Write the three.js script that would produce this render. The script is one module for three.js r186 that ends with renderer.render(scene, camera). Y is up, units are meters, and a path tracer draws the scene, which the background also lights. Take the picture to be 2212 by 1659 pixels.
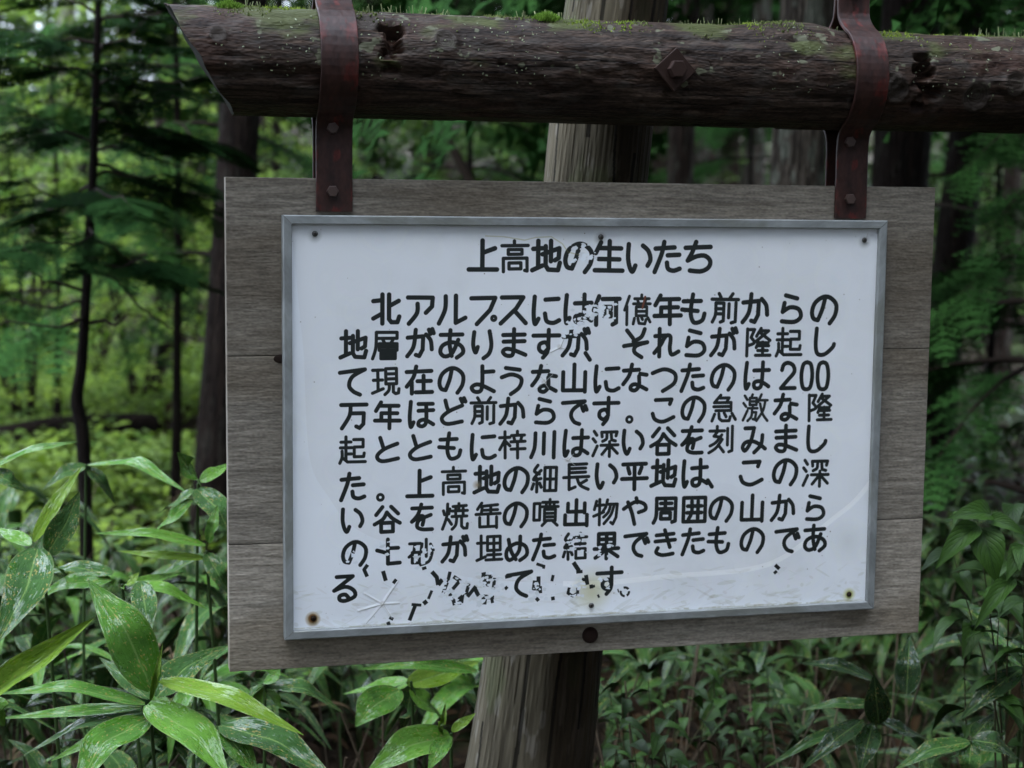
import * as THREE from 'three';
import { mergeGeometries, toCreasedNormals } from 'three/addons/utils/BufferGeometryUtils.js';

// ───────────────────────── camera, sky, sun, exposure ─────────────────────────
const EYE = 1.45;
const camera = new THREE.PerspectiveCamera(26.75, 4 / 3, 0.05, 300);
camera.filmGauge = 17.3;
const RIGHT = new THREE.Vector3(0.971, 0.0105, 0.2390).normalize();
const BACK = new THREE.Vector3(-0.2388, 0.1073, 0.9651).normalize();
const UPV = new THREE.Vector3().crossVectors(BACK, RIGHT).normalize();
RIGHT.crossVectors(UPV, BACK).normalize();
camera.matrixAutoUpdate = true;
camera.position.set(-0.691, EYE, 2.272);
camera.quaternion.setFromRotationMatrix(new THREE.Matrix4().makeBasis(RIGHT, UPV, BACK));
camera.focus = 2.25;
camera.userData.fStop = 2.4;
camera.updateMatrixWorld(true);

const scene = new THREE.Scene();
const renderer = new THREE.WebGLRenderer({ antialias: true });
renderer.toneMapping = THREE.LinearToneMapping;
renderer.toneMappingExposure = 1.76;
renderer.shadowMap.enabled = true;
{ // even overcast sky, brightest overhead, a little blue
  const w = 64, h = 32, data = new Float32Array(w * h * 4);
  for (let j = 0; j < h; j++) for (let i = 0; i < w; i++) {
    const s = Math.sin(((j + 0.5) / h - 0.5) * Math.PI), L = s > 0 ? 4.4 * (1 + 2 * s) / 3   : 1.4, o = (j * w + i) * 4;
    data[o] = L * 0.86; data[o + 1] = L * 0.98; data[o + 2] = L * 1.17; data[o + 3] = 1;
  }
  const sky = new THREE.DataTexture(data, w, h, THREE.RGBAFormat, THREE.FloatType);
  sky.mapping = THREE.EquirectangularReflectionMapping; sky.magFilter = THREE.LinearFilter; sky.needsUpdate = true;
  scene.background = sky; scene.environment = sky;
}
const sun = new THREE.DirectionalLight(0xfff4e4, 0.9);
sun.position.set(-6, 11, 5); sun.castShadow = true; sun.shadow.radius = 40;
Object.assign(sun.shadow.camera, { left: -15, right: 15, top: 15, bottom: -15, near: 0.5, far: 60 });
sun.shadow.mapSize.set(2048, 2048);
scene.add(sun, sun.target);

// ───────────────────────── helpers ─────────────────────────
let seed = 7;
const rnd = () => { seed = (seed + 0x6d2b79f5) | 0; let t = Math.imul(seed ^ (seed >>> 15), 1 | seed); t = (t + Math.imul(t ^ (t >>> 7), 61 | t)) ^ t; return ((t ^ (t >>> 14)) >>> 0) / 4294967296; };
const rr = (a, b) => a + (b - a) * rnd();
const pick = (a) => a[Math.floor(rnd() * a.length)];
const V = (x, y, z) => new THREE.Vector3(x, y, z);
const { lerp, clamp, smoothstep } = THREE.MathUtils;
const hash = (x, y, s) => { let n = Math.imul(x, 374761393) + Math.imul(y, 668265263) + Math.imul(s, 974634777); n = Math.imul(n ^ (n >>> 13), 1274126177); return ((n ^ (n >>> 16)) >>> 0) / 4294967296; };
// value noise that repeats every (px, py) cells
function noise(x, y, px, py, s = 0) {
  const ix = Math.floor(x), iy = Math.floor(y), fx = x - ix, fy = y - iy, m = (a, n) => ((a % n) + n) % n;
  const u = fx * fx * (3 - 2 * fx), v = fy * fy * (3 - 2 * fy), x0 = m(ix, px), x1 = m(ix + 1, px), y0 = m(iy, py), y1 = m(iy + 1, py);
  return lerp(lerp(hash(x0, y0, s), hash(x1, y0, s), u), lerp(hash(x0, y1, s), hash(x1, y1, s), u), v);
}
const fbm = (u, v, fx, fy, s, n = 4) => { let a = 0, k = 0.5, t = 0; for (let i = 0; i < n; i++) { a += k * noise(u * fx, v * fy, fx, fy, s + i * 17); t += k; k *= 0.5; fx *= 2; fy *= 2; } return a / t; };

// photograph pixel (2212 wide) -> ray; at(): point at a distance along the view axis; onZ(): where it meets an upright plane
const FPX = 829.5 / Math.tan((26.75 / 2) * Math.PI / 180), CAM = camera.position.clone();
const ray = (px, py) => RIGHT.clone().multiplyScalar((px - 1106) / FPX).addScaledVector(UPV, -(py - 829.5) / FPX).sub(BACK);
const at = (px, py, d) => CAM.clone().addScaledVector(ray(px, py), d);
const onZ = (px, py, z) => { const r = ray(px, py); return CAM.clone().addScaledVector(r, (z - CAM.z) / r.z); };
// ground point under photo column px at distance d
const col = (px, d, y = 0) => { const p = at(px, 829.5, d); p.y = y; return p; };

const used = new Map();
const numbered = (n) => { const k = used.get(n) ?? 0; used.set(n, k + 1); return k ? n + '_' + String(k).padStart(3, '0') : n; };
function tag(o, label, category, group) { o.userData.label = label; if (category) o.userData.category = category; if (group) o.userData.group = group; return o; }
function thing(name, label, category, pos = V(0, 0, 0), group) {
  const o = new THREE.Group(); o.name = numbered(name); o.position.copy(pos); o.userData.kind = 'thing'; scene.add(o);
  return tag(o, label, category, group);
}
function mesh(name, geo, mat, parent = scene) {
  const m = new THREE.Mesh(geo, mat); m.name = parent === scene ? numbered(name) : name; m.castShadow = m.receiveShadow = true; parent.add(m); return m;
}
function instanced(name, geo, mat, mats, colors, parent = scene) {
  const m = new THREE.InstancedMesh(geo, mat, mats.length); m.name = parent === scene ? numbered(name) : name;
  mats.forEach((x, i) => { m.setMatrixAt(i, x); if (colors) m.setColorAt(i, colors[i]); });
  m.castShadow = m.receiveShadow = true; m.userData.kind = 'stuff'; parent.add(m); return m;
}
// textures: f(u, v) -> [r, g, b] linear or a grey value
function tex(w, h, f, { srgb = true, rx = 1, ry = 1 } = {}) {
  const d = new Uint8Array(w * h * 4);
  for (let j = 0; j < h; j++) for (let i = 0; i < w; i++) {
    let c = f((i + 0.5) / w, (j + 0.5) / h), o = (j * w + i) * 4; if (!Array.isArray(c)) c = [c, c, c];
    for (let k = 0; k < 3; k++) { const x = clamp(c[k], 0, 1); d[o + k] = 255 * (srgb ? (x < 0.0031308 ? 12.92 * x : 1.055 * Math.pow(x, 1 / 2.4) - 0.055) : x); }
    d[o + 3] = 255;
  }
  const t = new THREE.DataTexture(d, w, h); t.wrapS = t.wrapT = THREE.RepeatWrapping; t.magFilter = THREE.LinearFilter; t.minFilter = THREE.LinearMipmapLinearFilter;
  t.generateMipmaps = true; if (srgb) t.colorSpace = THREE.SRGBColorSpace; t.repeat.set(rx, ry); t.needsUpdate = true; return t;
}
const mix3 = (a, b, t) => a.map((x, i) => x + (b[i] - x) * t);
const std = (o) => (o.metalness ? new THREE.MeshStandardMaterial(o) : new THREE.MeshPhysicalMaterial({ specularIntensity: 0.18, ...o })), phy = (o) => new THREE.MeshPhysicalMaterial(o);
const rgb = (r, g, b) => new THREE.Color().setRGB(r, g, b);

// geometry from a grid of points, with uv
function grid(nu, nv, f) {
  const P = [], U = [], I = [];
  for (let j = 0; j <= nv; j++) for (let i = 0; i <= nu; i++) { const p = f(i / nu, j / nv); P.push(p.x, p.y, p.z); U.push(p.u ?? i / nu, p.v ?? j / nv); }
  for (let j = 0; j < nv; j++) for (let i = 0; i < nu; i++) { const a = j * (nu + 1) + i, b = a + 1, c = a + nu + 1, d = c + 1; I.push(a, b, d, a, d, c); }
  const g = new THREE.BufferGeometry(); g.setAttribute('position', new THREE.Float32BufferAttribute(P, 3)); g.setAttribute('uv', new THREE.Float32BufferAttribute(U, 2)); g.setIndex(I); g.computeVertexNormals(); return g;
}
// tube along points with a radius at each; uv in metres when s > 0
function tube(pts, rad, ns = 8, { rough = 0, caps = true, s = 1, k = 0 } = {}) {
  const n = pts.length, P = [], U = [], I = []; let ref = V(0.3, 0.1, 1), len = 0;
  for (let j = 0; j < n; j++) {
    const T = pts[Math.min(n - 1, j + 1)].clone().sub(pts[Math.max(0, j - 1)]).normalize(), A = ref.clone().addScaledVector(T, -ref.dot(T)).normalize(), B = new THREE.Vector3().crossVectors(T, A);
    ref = A; if (j) len += pts[j].distanceTo(pts[j - 1]);
    for (let i = 0; i <= ns; i++) {
      const a = (i / ns) * Math.PI * 2, r = rad[j] * (1 + rough * (noise((i % ns) / ns * 6, len * 5 + k, 6, 997, 5) - 0.5 + 0.5 * (noise((i % ns) / ns * 12, len * 2 + k, 12, 997, 9) - 0.5)));
      const p = pts[j].clone().addScaledVector(A, Math.cos(a) * r).addScaledVector(B, Math.sin(a) * r); P.push(p.x, p.y, p.z); U.push(i / ns * s, len * s);
    }
  }
  for (let j = 0; j < n - 1; j++) for (let i = 0; i < ns; i++) { const a = j * (ns + 1) + i, b = a + 1, c = a + ns + 1, d = c + 1; I.push(a, b, d, a, d, c); }
  if (caps) for (const j of [0, n - 1]) { const c = P.length / 3; P.push(pts[j].x, pts[j].y, pts[j].z); U.push(0.5, 0.5); for (let i = 0; i < ns; i++) { const a = j * (ns + 1) + i; j ? I.push(a, a + 1, c) : I.push(a + 1, a, c); } }
  const g = new THREE.BufferGeometry(); g.setAttribute('position', new THREE.Float32BufferAttribute(P, 3)); g.setAttribute('uv', new THREE.Float32BufferAttribute(U, 2)); g.setIndex(I); g.computeVertexNormals(); return g;
}
const smoothPath = (pts, n) => new THREE.CatmullRomCurve3(pts, false, 'centripetal').getPoints(n);

// ───────────────────────── ground ─────────────────────────
const hgt = (x, z) => { const d = Math.hypot(x - CAM.x, z - CAM.z); return (fbm(x / 64 + 0.5, z / 64 + 0.5, 40, 40, 3, 3) - 0.5) * 0.35 * smoothstep(d, 2.5, 8) + (z < -16 ? (-16 - z) * 0.10 : 0); };
const litterTex = tex(1024, 1024, (u, v) => {
  const a = fbm(u, v, 60, 60, 1, 4), b = fbm(u, v, 9, 9, 20, 3), c = noise(u * 170, v * 90, 170, 90, 33);
  let k = mix3([0.012, 0.009, 0.006], [0.045, 0.030, 0.017], a * a * 1.4);
  if (c > 0.82) k = mix3(k, [0.13, 0.09, 0.05], (c - 0.82) * 4);
  return mix3(k, [0.02, 0.035, 0.01], clamp((b - 0.5) * 3, 0, 0.7));
}, { rx: 40, ry: 40 });
const litterBump = tex(512, 512, (u, v) => fbm(u, v, 50, 50, 4, 4), { srgb: false, rx: 60, ry: 60 });
{
  const g = grid(150, 150, (a, b) => { const x = (a - 0.5) * 140 + 4, z = (0.5 - b) * 140 - 30; return { x, y: hgt(x, z), z, u: a, v: b }; });
  const f = mesh('forest_floor', g, std({ map: litterTex, bumpMap: litterBump, bumpScale: 0.03, roughness: 0.85 }));
  f.userData = { kind: 'structure', label: 'dark brown forest floor of leaf litter under the trees' };
}

// ───────────────────────── log signpost: beam and post ─────────────────────────
const BEAM_Z = -0.015, BEAM_R = 0.0735, beamMid = onZ(1000, 147, BEAM_Z), BY = beamMid.y;
const beamX0 = onZ(505, 248, BEAM_Z).x, beamTopX0 = onZ(358, 8, BEAM_Z).x, beamX1 = onZ(2330, 190, BEAM_Z).x;
const spotOn = (px, py) => { const p = onZ(px, py, BEAM_Z + BEAM_R * 0.9); return [p.x, Math.asin(clamp((p.y - BY) / BEAM_R, -0.98, 0.98))]; }; // photo pixel -> (x, angle above the front)
const rot = [[850, 82, 0.016, 0.34, 0.020], [838, 122, 0.013, 0.22, 0.014], [846, 150, 0.012, 0.10, 0.010], [1990, 160, 0.015, 0.36, 0.020], [2004, 205, 0.016, 0.26, 0.015], [1985, 230, 0.012, 0.1, 0.01], [2120, 60, 0.08, 0.1, 0.006]].map(([x, y, wx, wa, d]) => [...spotOn(x, y), wx, wa, d]);
const knots = [[962, 88, 0.014], [1935, 195, 0.016], [2105, 208, 0.02], [2188, 182, 0.016], [1922, 176, 0.012], [470, 75, 0.01], [795, 45, 0.015]].map(([x, y, r]) => [...spotOn(x, y), r]);
const beamLen = beamX1 - beamTopX0;
const rotAt = (x, a) => { let d = 0; for (const [rx, ra, wx, wa, dep] of rot) { const q = Math.hypot((x - rx) / wx, (a - ra) / wa) + (noise(x * 45, a * 40, 999, 999, 8) - 0.5) * 1.5; d = Math.max(d, dep * smoothstep(1 - q, 0, 0.45)); } return d; };
const cracks = Array.from({ length: 26 }, () => [rr(-0.62, 0.78), rr(-0.9, 1.3), rr(0.06, 0.26), rr(0.006, 0.016), rr(0, 50)]).concat([[...spotOn(1640, 212), 0.16, 0.016, 3], [...spotOn(1560, 226), 0.2, 0.013, 8], [...spotOn(640, 62), 0.14, 0.012, 5], [...spotOn(1120, 138), 0.2, 0.01, 9]]);
const crackAt = (x, a) => { let d = 0; for (const [cx, ca, l, w, k] of cracks) { const q = Math.abs(x - cx) / l; if (q < 1) { const e = Math.abs(a - ca - 0.10 * (noise(x * 14 + k, 3, 999, 999, 6) - 0.5)) / (w * (1 - q * q)); if (e < 1) d = Math.max(d, 1 - e); } } return d; };
const beamRad = (x, a) => {
  a = Math.atan2(Math.sin(a), Math.cos(a));
  let r = BEAM_R * (1 + 0.05 * (fbm(x / 4 + 0.5, (a / 6.2832 + 1) % 1, 12, 3, 44, 3) - 0.5)) + 0.0025 * (noise(x * 3, ((a / 6.2832 + 1) % 1) * 46, 997, 46, 12) - 0.5);
  r -= 0.004 * crackAt(x, a) + 0.003 * smoothstep(fbm(x / 4 + 0.5, (a / 6.2832 + 1) % 1, 60, 40, 51, 3), 0.6, 0.75);
  for (const [kx, ka, kr] of knots) { const q = Math.hypot(x - kx, (a - ka) * BEAM_R) / kr; if (q < 1.6) r += 0.0035 * (smoothstep(1.6 - q, 0, 0.6) - 1.1 * smoothstep(1 - q, 0, 0.3)); }
  const low = Math.sin(a); if (low < -0.25 && low > -0.5) r -= 0.002;
  return r - rotAt(x, a);
};
const logTex = tex(2048, 512, (u, v) => { // u along the log, v round it (0 = front, 0.25 = top)
  const x = beamTopX0 + u * beamLen, a = ((v + 0.5) % 1 - 0.5) * Math.PI * 2, top = Math.sin(a);
  const st = fbm(u, v, 24, 120, 1, 3), st2 = 0.5 * noise(u * 90, v * 256, 90, 256, 9) + 0.5 * noise(u * 330, v * 256, 330, 256, 19), br = fbm(u, v, 16, 8, 21, 4);
  let c = mix3([0.009, 0.0055, 0.0042], [0.056, 0.038, 0.028], st * st * 1.5); c = mix3(c, [0.05, 0.025, 0.018], clamp((br - 0.5) * 2, 0, 0.4));
  c = c.map((q) => q * (0.25 + 1.35 * st2)); c = mix3(c, [0.075, 0.07, 0.062], smoothstep(fbm(u, v, 40, 20, 141, 4), 0.56, 0.7) * 0.2);
  const lich = fbm(u, v, 70, 26, 61, 4), l2 = noise(u * 260, v * 80, 260, 80, 71);
  if (top > -0.4) { const k = smoothstep(lich + l2 * 0.14 + top * 0.05, 0.80, 0.86); c = mix3(c, [0.13, 0.14, 0.09], k * 0.6); }
  const green = smoothstep(fbm(u, v, 20, 12, 91, 4) + top * 0.28, 0.66, 0.86); c = mix3(c, [0.05, 0.06, 0.018], green * 0.8);
  const ck = crackAt(x, a); if (ck > 0.05) c = c.map((q) => q * (1 - 0.85 * Math.min(1, ck * 1.6)));
  const rt = rotAt(x, a); if (rt > 0.001) c = mix3(c, [0.028, 0.014, 0.009].map((q) => q * (0.3 + st2)), clamp(rt / 0.008, 0, 1));
  for (const [kx, ka, kr] of knots) { const q = Math.hypot(x - kx, (a - ka) * BEAM_R) / kr; if (q < 1.15) c = mix3(c, [0.04, 0.032, 0.026].map((w) => w * (0.5 + 0.5 * Math.abs(Math.sin(q * 14)))), 0.8); }
  return c;
});
logTex.wrapS = THREE.ClampToEdgeWrapping;
const logBump = tex(2048, 512, (u, v) => 0.3 * fbm(u, v, 60, 110, 1, 4) + 0.45 * noise(u * 260, v * 256, 260, 256, 9) + 0.25 * fbm(u, v, 60, 40, 71, 3), { srgb: false });
const M = {
  log: std({ map: logTex, bumpMap: logBump, bumpScale: 0.0022, roughness: 0.62, specularIntensity: 0.25 }),
};
const signpost = thing('log_signpost', 'weathered log post with mossy log crossbeam that the white signboard hangs from', 'signpost');
{
  const g = grid(420, 96, (s, t) => {
    const a = t * Math.PI * 2, y0 = Math.sin(a), x0 = lerp(beamX0, beamTopX0, (y0 + 1) / 2) - 0.005 * Math.cos(a) + 0.006 * (noise(t * 26, 4, 26, 99, 2) - 0.5), x = lerp(x0, beamX1, s), r = beamRad(x, a);
    return { x, y: BY + Math.sin(a) * r + 0.008 * smoothstep(x, 0.18, 0.28) * smoothstep(y0, 0.3, 1) * smoothstep(0.37 - x, 0, 0.05), z: BEAM_Z + Math.cos(a) * r, u: (x - beamTopX0) / beamLen, v: t };
  });
  g.setIndex([...g.index.array].reverse()); g.computeVertexNormals();
  const beam = mesh('crossbeam', g, M.log, signpost);
  // sawn slanting end
  const e = [V(0, 0, 0)], cap = new THREE.BufferGeometry(), P = [], I = [], U = [];
  P.push((beamX0 + beamTopX0) / 2 + 0.004, BY, BEAM_Z); U.push(0.5, 0.5);
  for (let i = 0; i <= 64; i++) { const a = i / 64 * Math.PI * 2, y0 = Math.sin(a), x = lerp(beamX0, beamTopX0, (y0 + 1) / 2) - 0.005 * Math.cos(a) + 0.006 * (noise(i / 64 * 26, 4, 26, 99, 2) - 0.5), r = beamRad(x, a); P.push(x, BY + y0 * r, BEAM_Z + Math.cos(a) * r); U.push(0.5 + 0.45 * Math.cos(a), 0.5 + 0.45 * y0); if (i) I.push(0, i, i + 1); }
  cap.setAttribute('position', new THREE.Float32BufferAttribute(P, 3)); cap.setAttribute('uv', new THREE.Float32BufferAttribute(U, 2)); cap.setIndex(I); cap.computeVertexNormals();
  const endTex = tex(256, 256, (u, v) => { const r = Math.hypot(u - 0.47, v - 0.52); return mix3([0.005, 0.006, 0.003], [0.014, 0.014, 0.008], 0.5 + 0.5 * Math.sin(r * 130 + 4 * fbm(u, v, 6, 6, 3))).map((q) => q * (0.6 + 0.6 * fbm(u, v, 30, 30, 8))); });
  mesh('sawn_end', cap, std({ map: endTex, roughness: 0.85, side: THREE.DoubleSide }), beam);
}
// grey wood with grain along v
const POST_SHADE = 0.15;  // centre of the band painted dark as the side away from the light
const postTex = tex(512, 1024, (u, v) => {
  const st = fbm(u, v, 60, 6, 1, 4), f = noise(u * 200, v * 26, 200, 26, 5), b = fbm(u, v, 4, 5, 31, 4);
  let c = mix3([0.038, 0.032, 0.021], [0.130, 0.112, 0.077], st); c = mix3(c, [0.06, 0.05, 0.032], smoothstep(b, 0.52, 0.8)); c = mix3(c, [0.065, 0.072, 0.035], smoothstep(fbm(u, v, 9, 12, 77, 4), 0.56, 0.75) * 0.6);
  const pale = smoothstep(fbm(u, v, 40, 22, 52, 3), 0.62, 0.7); c = mix3(c, [0.30, 0.28, 0.25], pale * 0.18); const wet = 1 - smoothstep(Math.abs(((u + 0.06 * fbm(u, v, 5, 3, 7, 2) - POST_SHADE + 1.5) % 1) - 0.5), 0.15, 0.22); c = c.map((q, i) => q * (1 - wet * [0.74, 0.78, 0.81][i])); for (const [cu, w, k] of [[0.76, 0.004, 1], [0.87, 0.006, 2], [0.955, 0.004, 3], [0.03, 0.006, 4], [0.11, 0.005, 5], [0.62, 0.005, 6]]) { const d = Math.abs(u - cu - 0.03 * (fbm(u * 0, v, 3, 5, k * 7, 3) - 0.5)); if (d < w && fbm(u * 0, v, 3, 4, k * 11, 2) > 0.4) c = c.map((q) => q * 0.25); }  // the wet mask paints the shaded right side of the post darker
  return c.map((q) => q * (0.78 + 0.4 * f));
});
const postBump = tex(512, 1024, (u, v) => 0.6 * fbm(u, v, 70, 7, 1, 4) + 0.4 * noise(u * 200, v * 26, 200, 26, 5), { srgb: false });
{
  const z = -0.185, p = [[1306, 500], [1308, 90], [1310, -160]];
  const a = onZ(1305, 330, z), b = onZ(1160, 1420, z), dir = b.clone().sub(a).normalize(), foot = a.clone().addScaledVector(dir, -(a.y + 0.15) / dir.y), head = a.clone().addScaledVector(dir, -0.42);
  const pts = [], rad = []; for (let i = 0; i <= 60; i++) { const t = i / 60, q = foot.clone().lerp(head, t); q.x += 0.012 * Math.sin(t * 5); pts.push(q); rad.push(lerp(0.098, 0.081, smoothstep(t, 0.1, 0.9)) + 0.05 * Math.exp(-1.4 * Math.pow((q.y + 0.1) / 0.55, 2))); }
  const g = tube(pts, rad, 72, { rough: 0.05 });
  const pa = g.attributes.position, mid = V(0, 0, 0); // drying checks run down the post
  const cracks = [0.3, 1.05, 1.9, 3.1, 4.2, 5.3];
  for (let i = 0; i < 61 * 73; i++) { const j = Math.floor(i / 73), an = (i % 73) / 72 * Math.PI * 2; let d = 0; for (const c of cracks) { const w = Math.abs(((an - c - 0.12 * Math.sin(j * 0.13 + c)) + Math.PI * 3) % (Math.PI * 2) - Math.PI); d = Math.max(d, smoothstep(0.1 - w, 0, 0.08)); }
    mid.fromBufferAttribute(pa, i).sub(pts[j]).multiplyScalar(1 - 0.02 * d).add(pts[j]); pa.setXYZ(i, mid.x, mid.y, mid.z); }
  g.computeVertexNormals();
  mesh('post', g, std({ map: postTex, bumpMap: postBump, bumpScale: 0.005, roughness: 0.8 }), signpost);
}
// rust and paint
const rustTex = tex(512, 512, (u, v) => {
  const a = fbm(u, v, 60, 24, 1, 4), b = fbm(u, v, 120, 70, 9, 2), r = smoothstep(1.5 * fbm(u, v, 34, 18, 40, 4) - 0.28 + 0.22 * Math.exp(-Math.pow((v - 0.28) / 0.09, 2)) + 0.05 * Math.exp(-Math.pow((v - 0.84) / 0.04, 2)), 0.64, 0.80);
  return mix3(mix3([0.010, 0.005, 0.0045], [0.042, 0.016, 0.012], a), mix3([0.065, 0.007, 0.006], [0.10, 0.014, 0.010], b), r * 0.6).map((q) => q * (0.6 + 0.8 * b));
});
const rustBump = tex(256, 256, (u, v) => fbm(u, v, 90, 50, 9, 3), { srgb: false });
M.strap = phy({ map: rustTex, bumpMap: rustBump, bumpScale: 0.0007, roughness: 0.5, specularIntensity: 0.5 });
M.iron = std({ color: rgb(0.026, 0.015, 0.012), bumpMap: rustBump, bumpScale: 0.001, roughness: 0.6 });
const hexBolt = (r, h) => { const s = new THREE.Shape(); for (let i = 0; i < 6; i++) s[i ? 'lineTo' : 'moveTo'](r * Math.cos(i * Math.PI / 3), r * Math.sin(i * Math.PI / 3)); const g = new THREE.ExtrudeGeometry(s, { depth: h, bevelEnabled: true, bevelThickness: r * 0.18, bevelSize: r * 0.14, bevelSegments: 2 }); return g; };
const domeBolt = (r, h) => { const p = []; for (let i = 0; i <= 8; i++) { const t = i / 8 * Math.PI / 2; p.push(new THREE.Vector2(Math.max(1e-4, r * Math.cos(t)), h * Math.sin(t))); } return new THREE.LatheGeometry(p, 20).rotateX(Math.PI / 2); };
{ // square washer plate with bolt on the beam front
  const [x, a] = spotOn(1453, 152), n = V(0, Math.sin(a), Math.cos(a)), p = V(x, BY, BEAM_Z).addScaledVector(n, BEAM_R + 0.0005);
  const s = new THREE.Shape(); s.moveTo(-0.021, -0.021); s.lineTo(0.021, -0.021); s.lineTo(0.021, 0.021); s.lineTo(-0.021, 0.021);
  const g = new THREE.ExtrudeGeometry(s, { depth: 0.004, bevelEnabled: true, bevelThickness: 0.001, bevelSize: 0.001, bevelSegments: 2 });
  const pl = mesh('washer_plate', g, M.iron, signpost); pl.position.copy(p); pl.rotation.set(-a, 0, 0); pl.rotateZ(0.74); pl.userData.label = 'dark square iron washer plate set cornerwise';
  const bo = mesh('bolt', hexBolt(0.0115, 0.011), M.iron, pl); bo.position.z = 0.006; bo.rotation.z = 0.3;
}

// ───────────────────────── signboard ─────────────────────────
const B = { tl: onZ(487, 382, 0), tr: onZ(2021, 405, 0), br: onZ(1984, 1366, 0), bl: onZ(496, 1452, 0) };
const bx0 = (B.tl.x + B.bl.x) / 2, bx1 = (B.tr.x + B.br.x) / 2, by1 = (B.tl.y + B.tr.y) / 2, by0 = (B.bl.y + B.br.y) / 2, BT = 0.03;
//, bx0, bx1, by0, by1, 'corners', B.tl.y - B.tr.y, B.bl.y - B.br.y, 'beam', BY, beamTopX0, beamX1);
const board = thing('signboard', 'hanging grey plank signboard with white lettered panel in an aluminium frame', 'signboard');
const TONE = { 100: 0.72, 150: 0.80, 200: 1.02 };
const plankTex = (s) => tex(1024, 512, (u, v) => {
  const st = fbm(u, v, 22, 120, s, 3), f = noise(u * 64, v * 256, 64, 256, s + 5), f2 = noise(u * 300, v * 256, 300, 256, s + 15), b = fbm(u, v, 3, 5, s + 31, 4);
  let c = mix3([0.172, 0.149, 0.120], [0.345, 0.312, 0.262], st); c = mix3(c, [0.16, 0.132, 0.098], smoothstep(b, 0.45, 0.75) * 0.7); const wst = fbm(u, v, 2, 9, s + 90, 4), kn = smoothstep(fbm(u, v, 6, 40, s + 70, 4), 0.62, 0.74); c = c.map((q) => q * (0.76 + 0.42 * wst) * (1 - 0.22 * kn) * TONE[s]);
  return c.map((q) => q * (0.54 + 0.44 * f + 0.40 * f2));
}, { rx: 1, ry: 1 });
const plankBump = tex(1024, 512, (u, v) => 0.3 * fbm(u, v, 22, 120, 3, 3) + 0.4 * noise(u * 110, v * 256, 110, 256, 8) + 0.3 * noise(u * 300, v * 256, 300, 256, 18), { srgb: false });
const cuts = [by1, onZ(488, 770, 0).y, onZ(492, 1178, 0).y, by0];
for (let i = 0; i < 3; i++) {
  const t = cuts[i] - (i ? 0.0005 : 0), b = cuts[i + 1] + (i < 2 ? 0.0005 : 0), h = t - b, w = bx1 - bx0, e = 0.0009;
  const s = new THREE.Shape(); s.moveTo(-w / 2 + e, -h / 2 + e); s.lineTo(w / 2 - e, -h / 2 + e); s.lineTo(w / 2 - e, h / 2 - e); s.lineTo(-w / 2 + e, h / 2 - e);
  const g = new THREE.ExtrudeGeometry(s, { depth: BT - 2 * e, bevelEnabled: true, bevelThickness: e, bevelSize: e, bevelSegments: 2 }); g.translate(0, 0, -BT + e);
  const uv = g.attributes.uv, p = g.attributes.position; for (let k = 0; k < uv.count; k++) uv.setXY(k, (p.getX(k) + w / 2) / w + i * 0.31, (p.getY(k) + p.getZ(k)) / 0.45 + i * 0.37);
  const m = mesh('plank', g, std({ map: plankTex(100 + i * 50), bumpMap: plankBump, bumpScale: 0.0009, roughness: 0.78 }), board); m.position.set((bx0 + bx1) / 2, (t + b) / 2, 0);
}
{ const k = onZ(603, 775, 0), g = new THREE.SphereGeometry(0.02, 20, 10).scale(0.6, 0.32, 0.05), kn = mesh('knot', g, std({ color: rgb(0.018, 0.012, 0.009), roughness: 0.8 }), board); kn.position.set(k.x + 0.004, k.y, 0.0004); }
// frame: four mitred bars
const FZ = 0.02, PZ = 0.013, S = 2212 / 3648, sp = (x, y, z) => onZ(x * S, y * S, z);
const F = [sp(1011, 761, FZ), sp(3169, 790, FZ), sp(3109, 2176, FZ), sp(1011, 2277, FZ)];
const fx0 = (F[0].x + F[3].x) / 2, fx1 = (F[1].x + F[2].x) / 2, fy1 = (F[0].y + F[1].y) / 2, fy0 = (F[2].y + F[3].y) / 2, BW = 0.0125;
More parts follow.
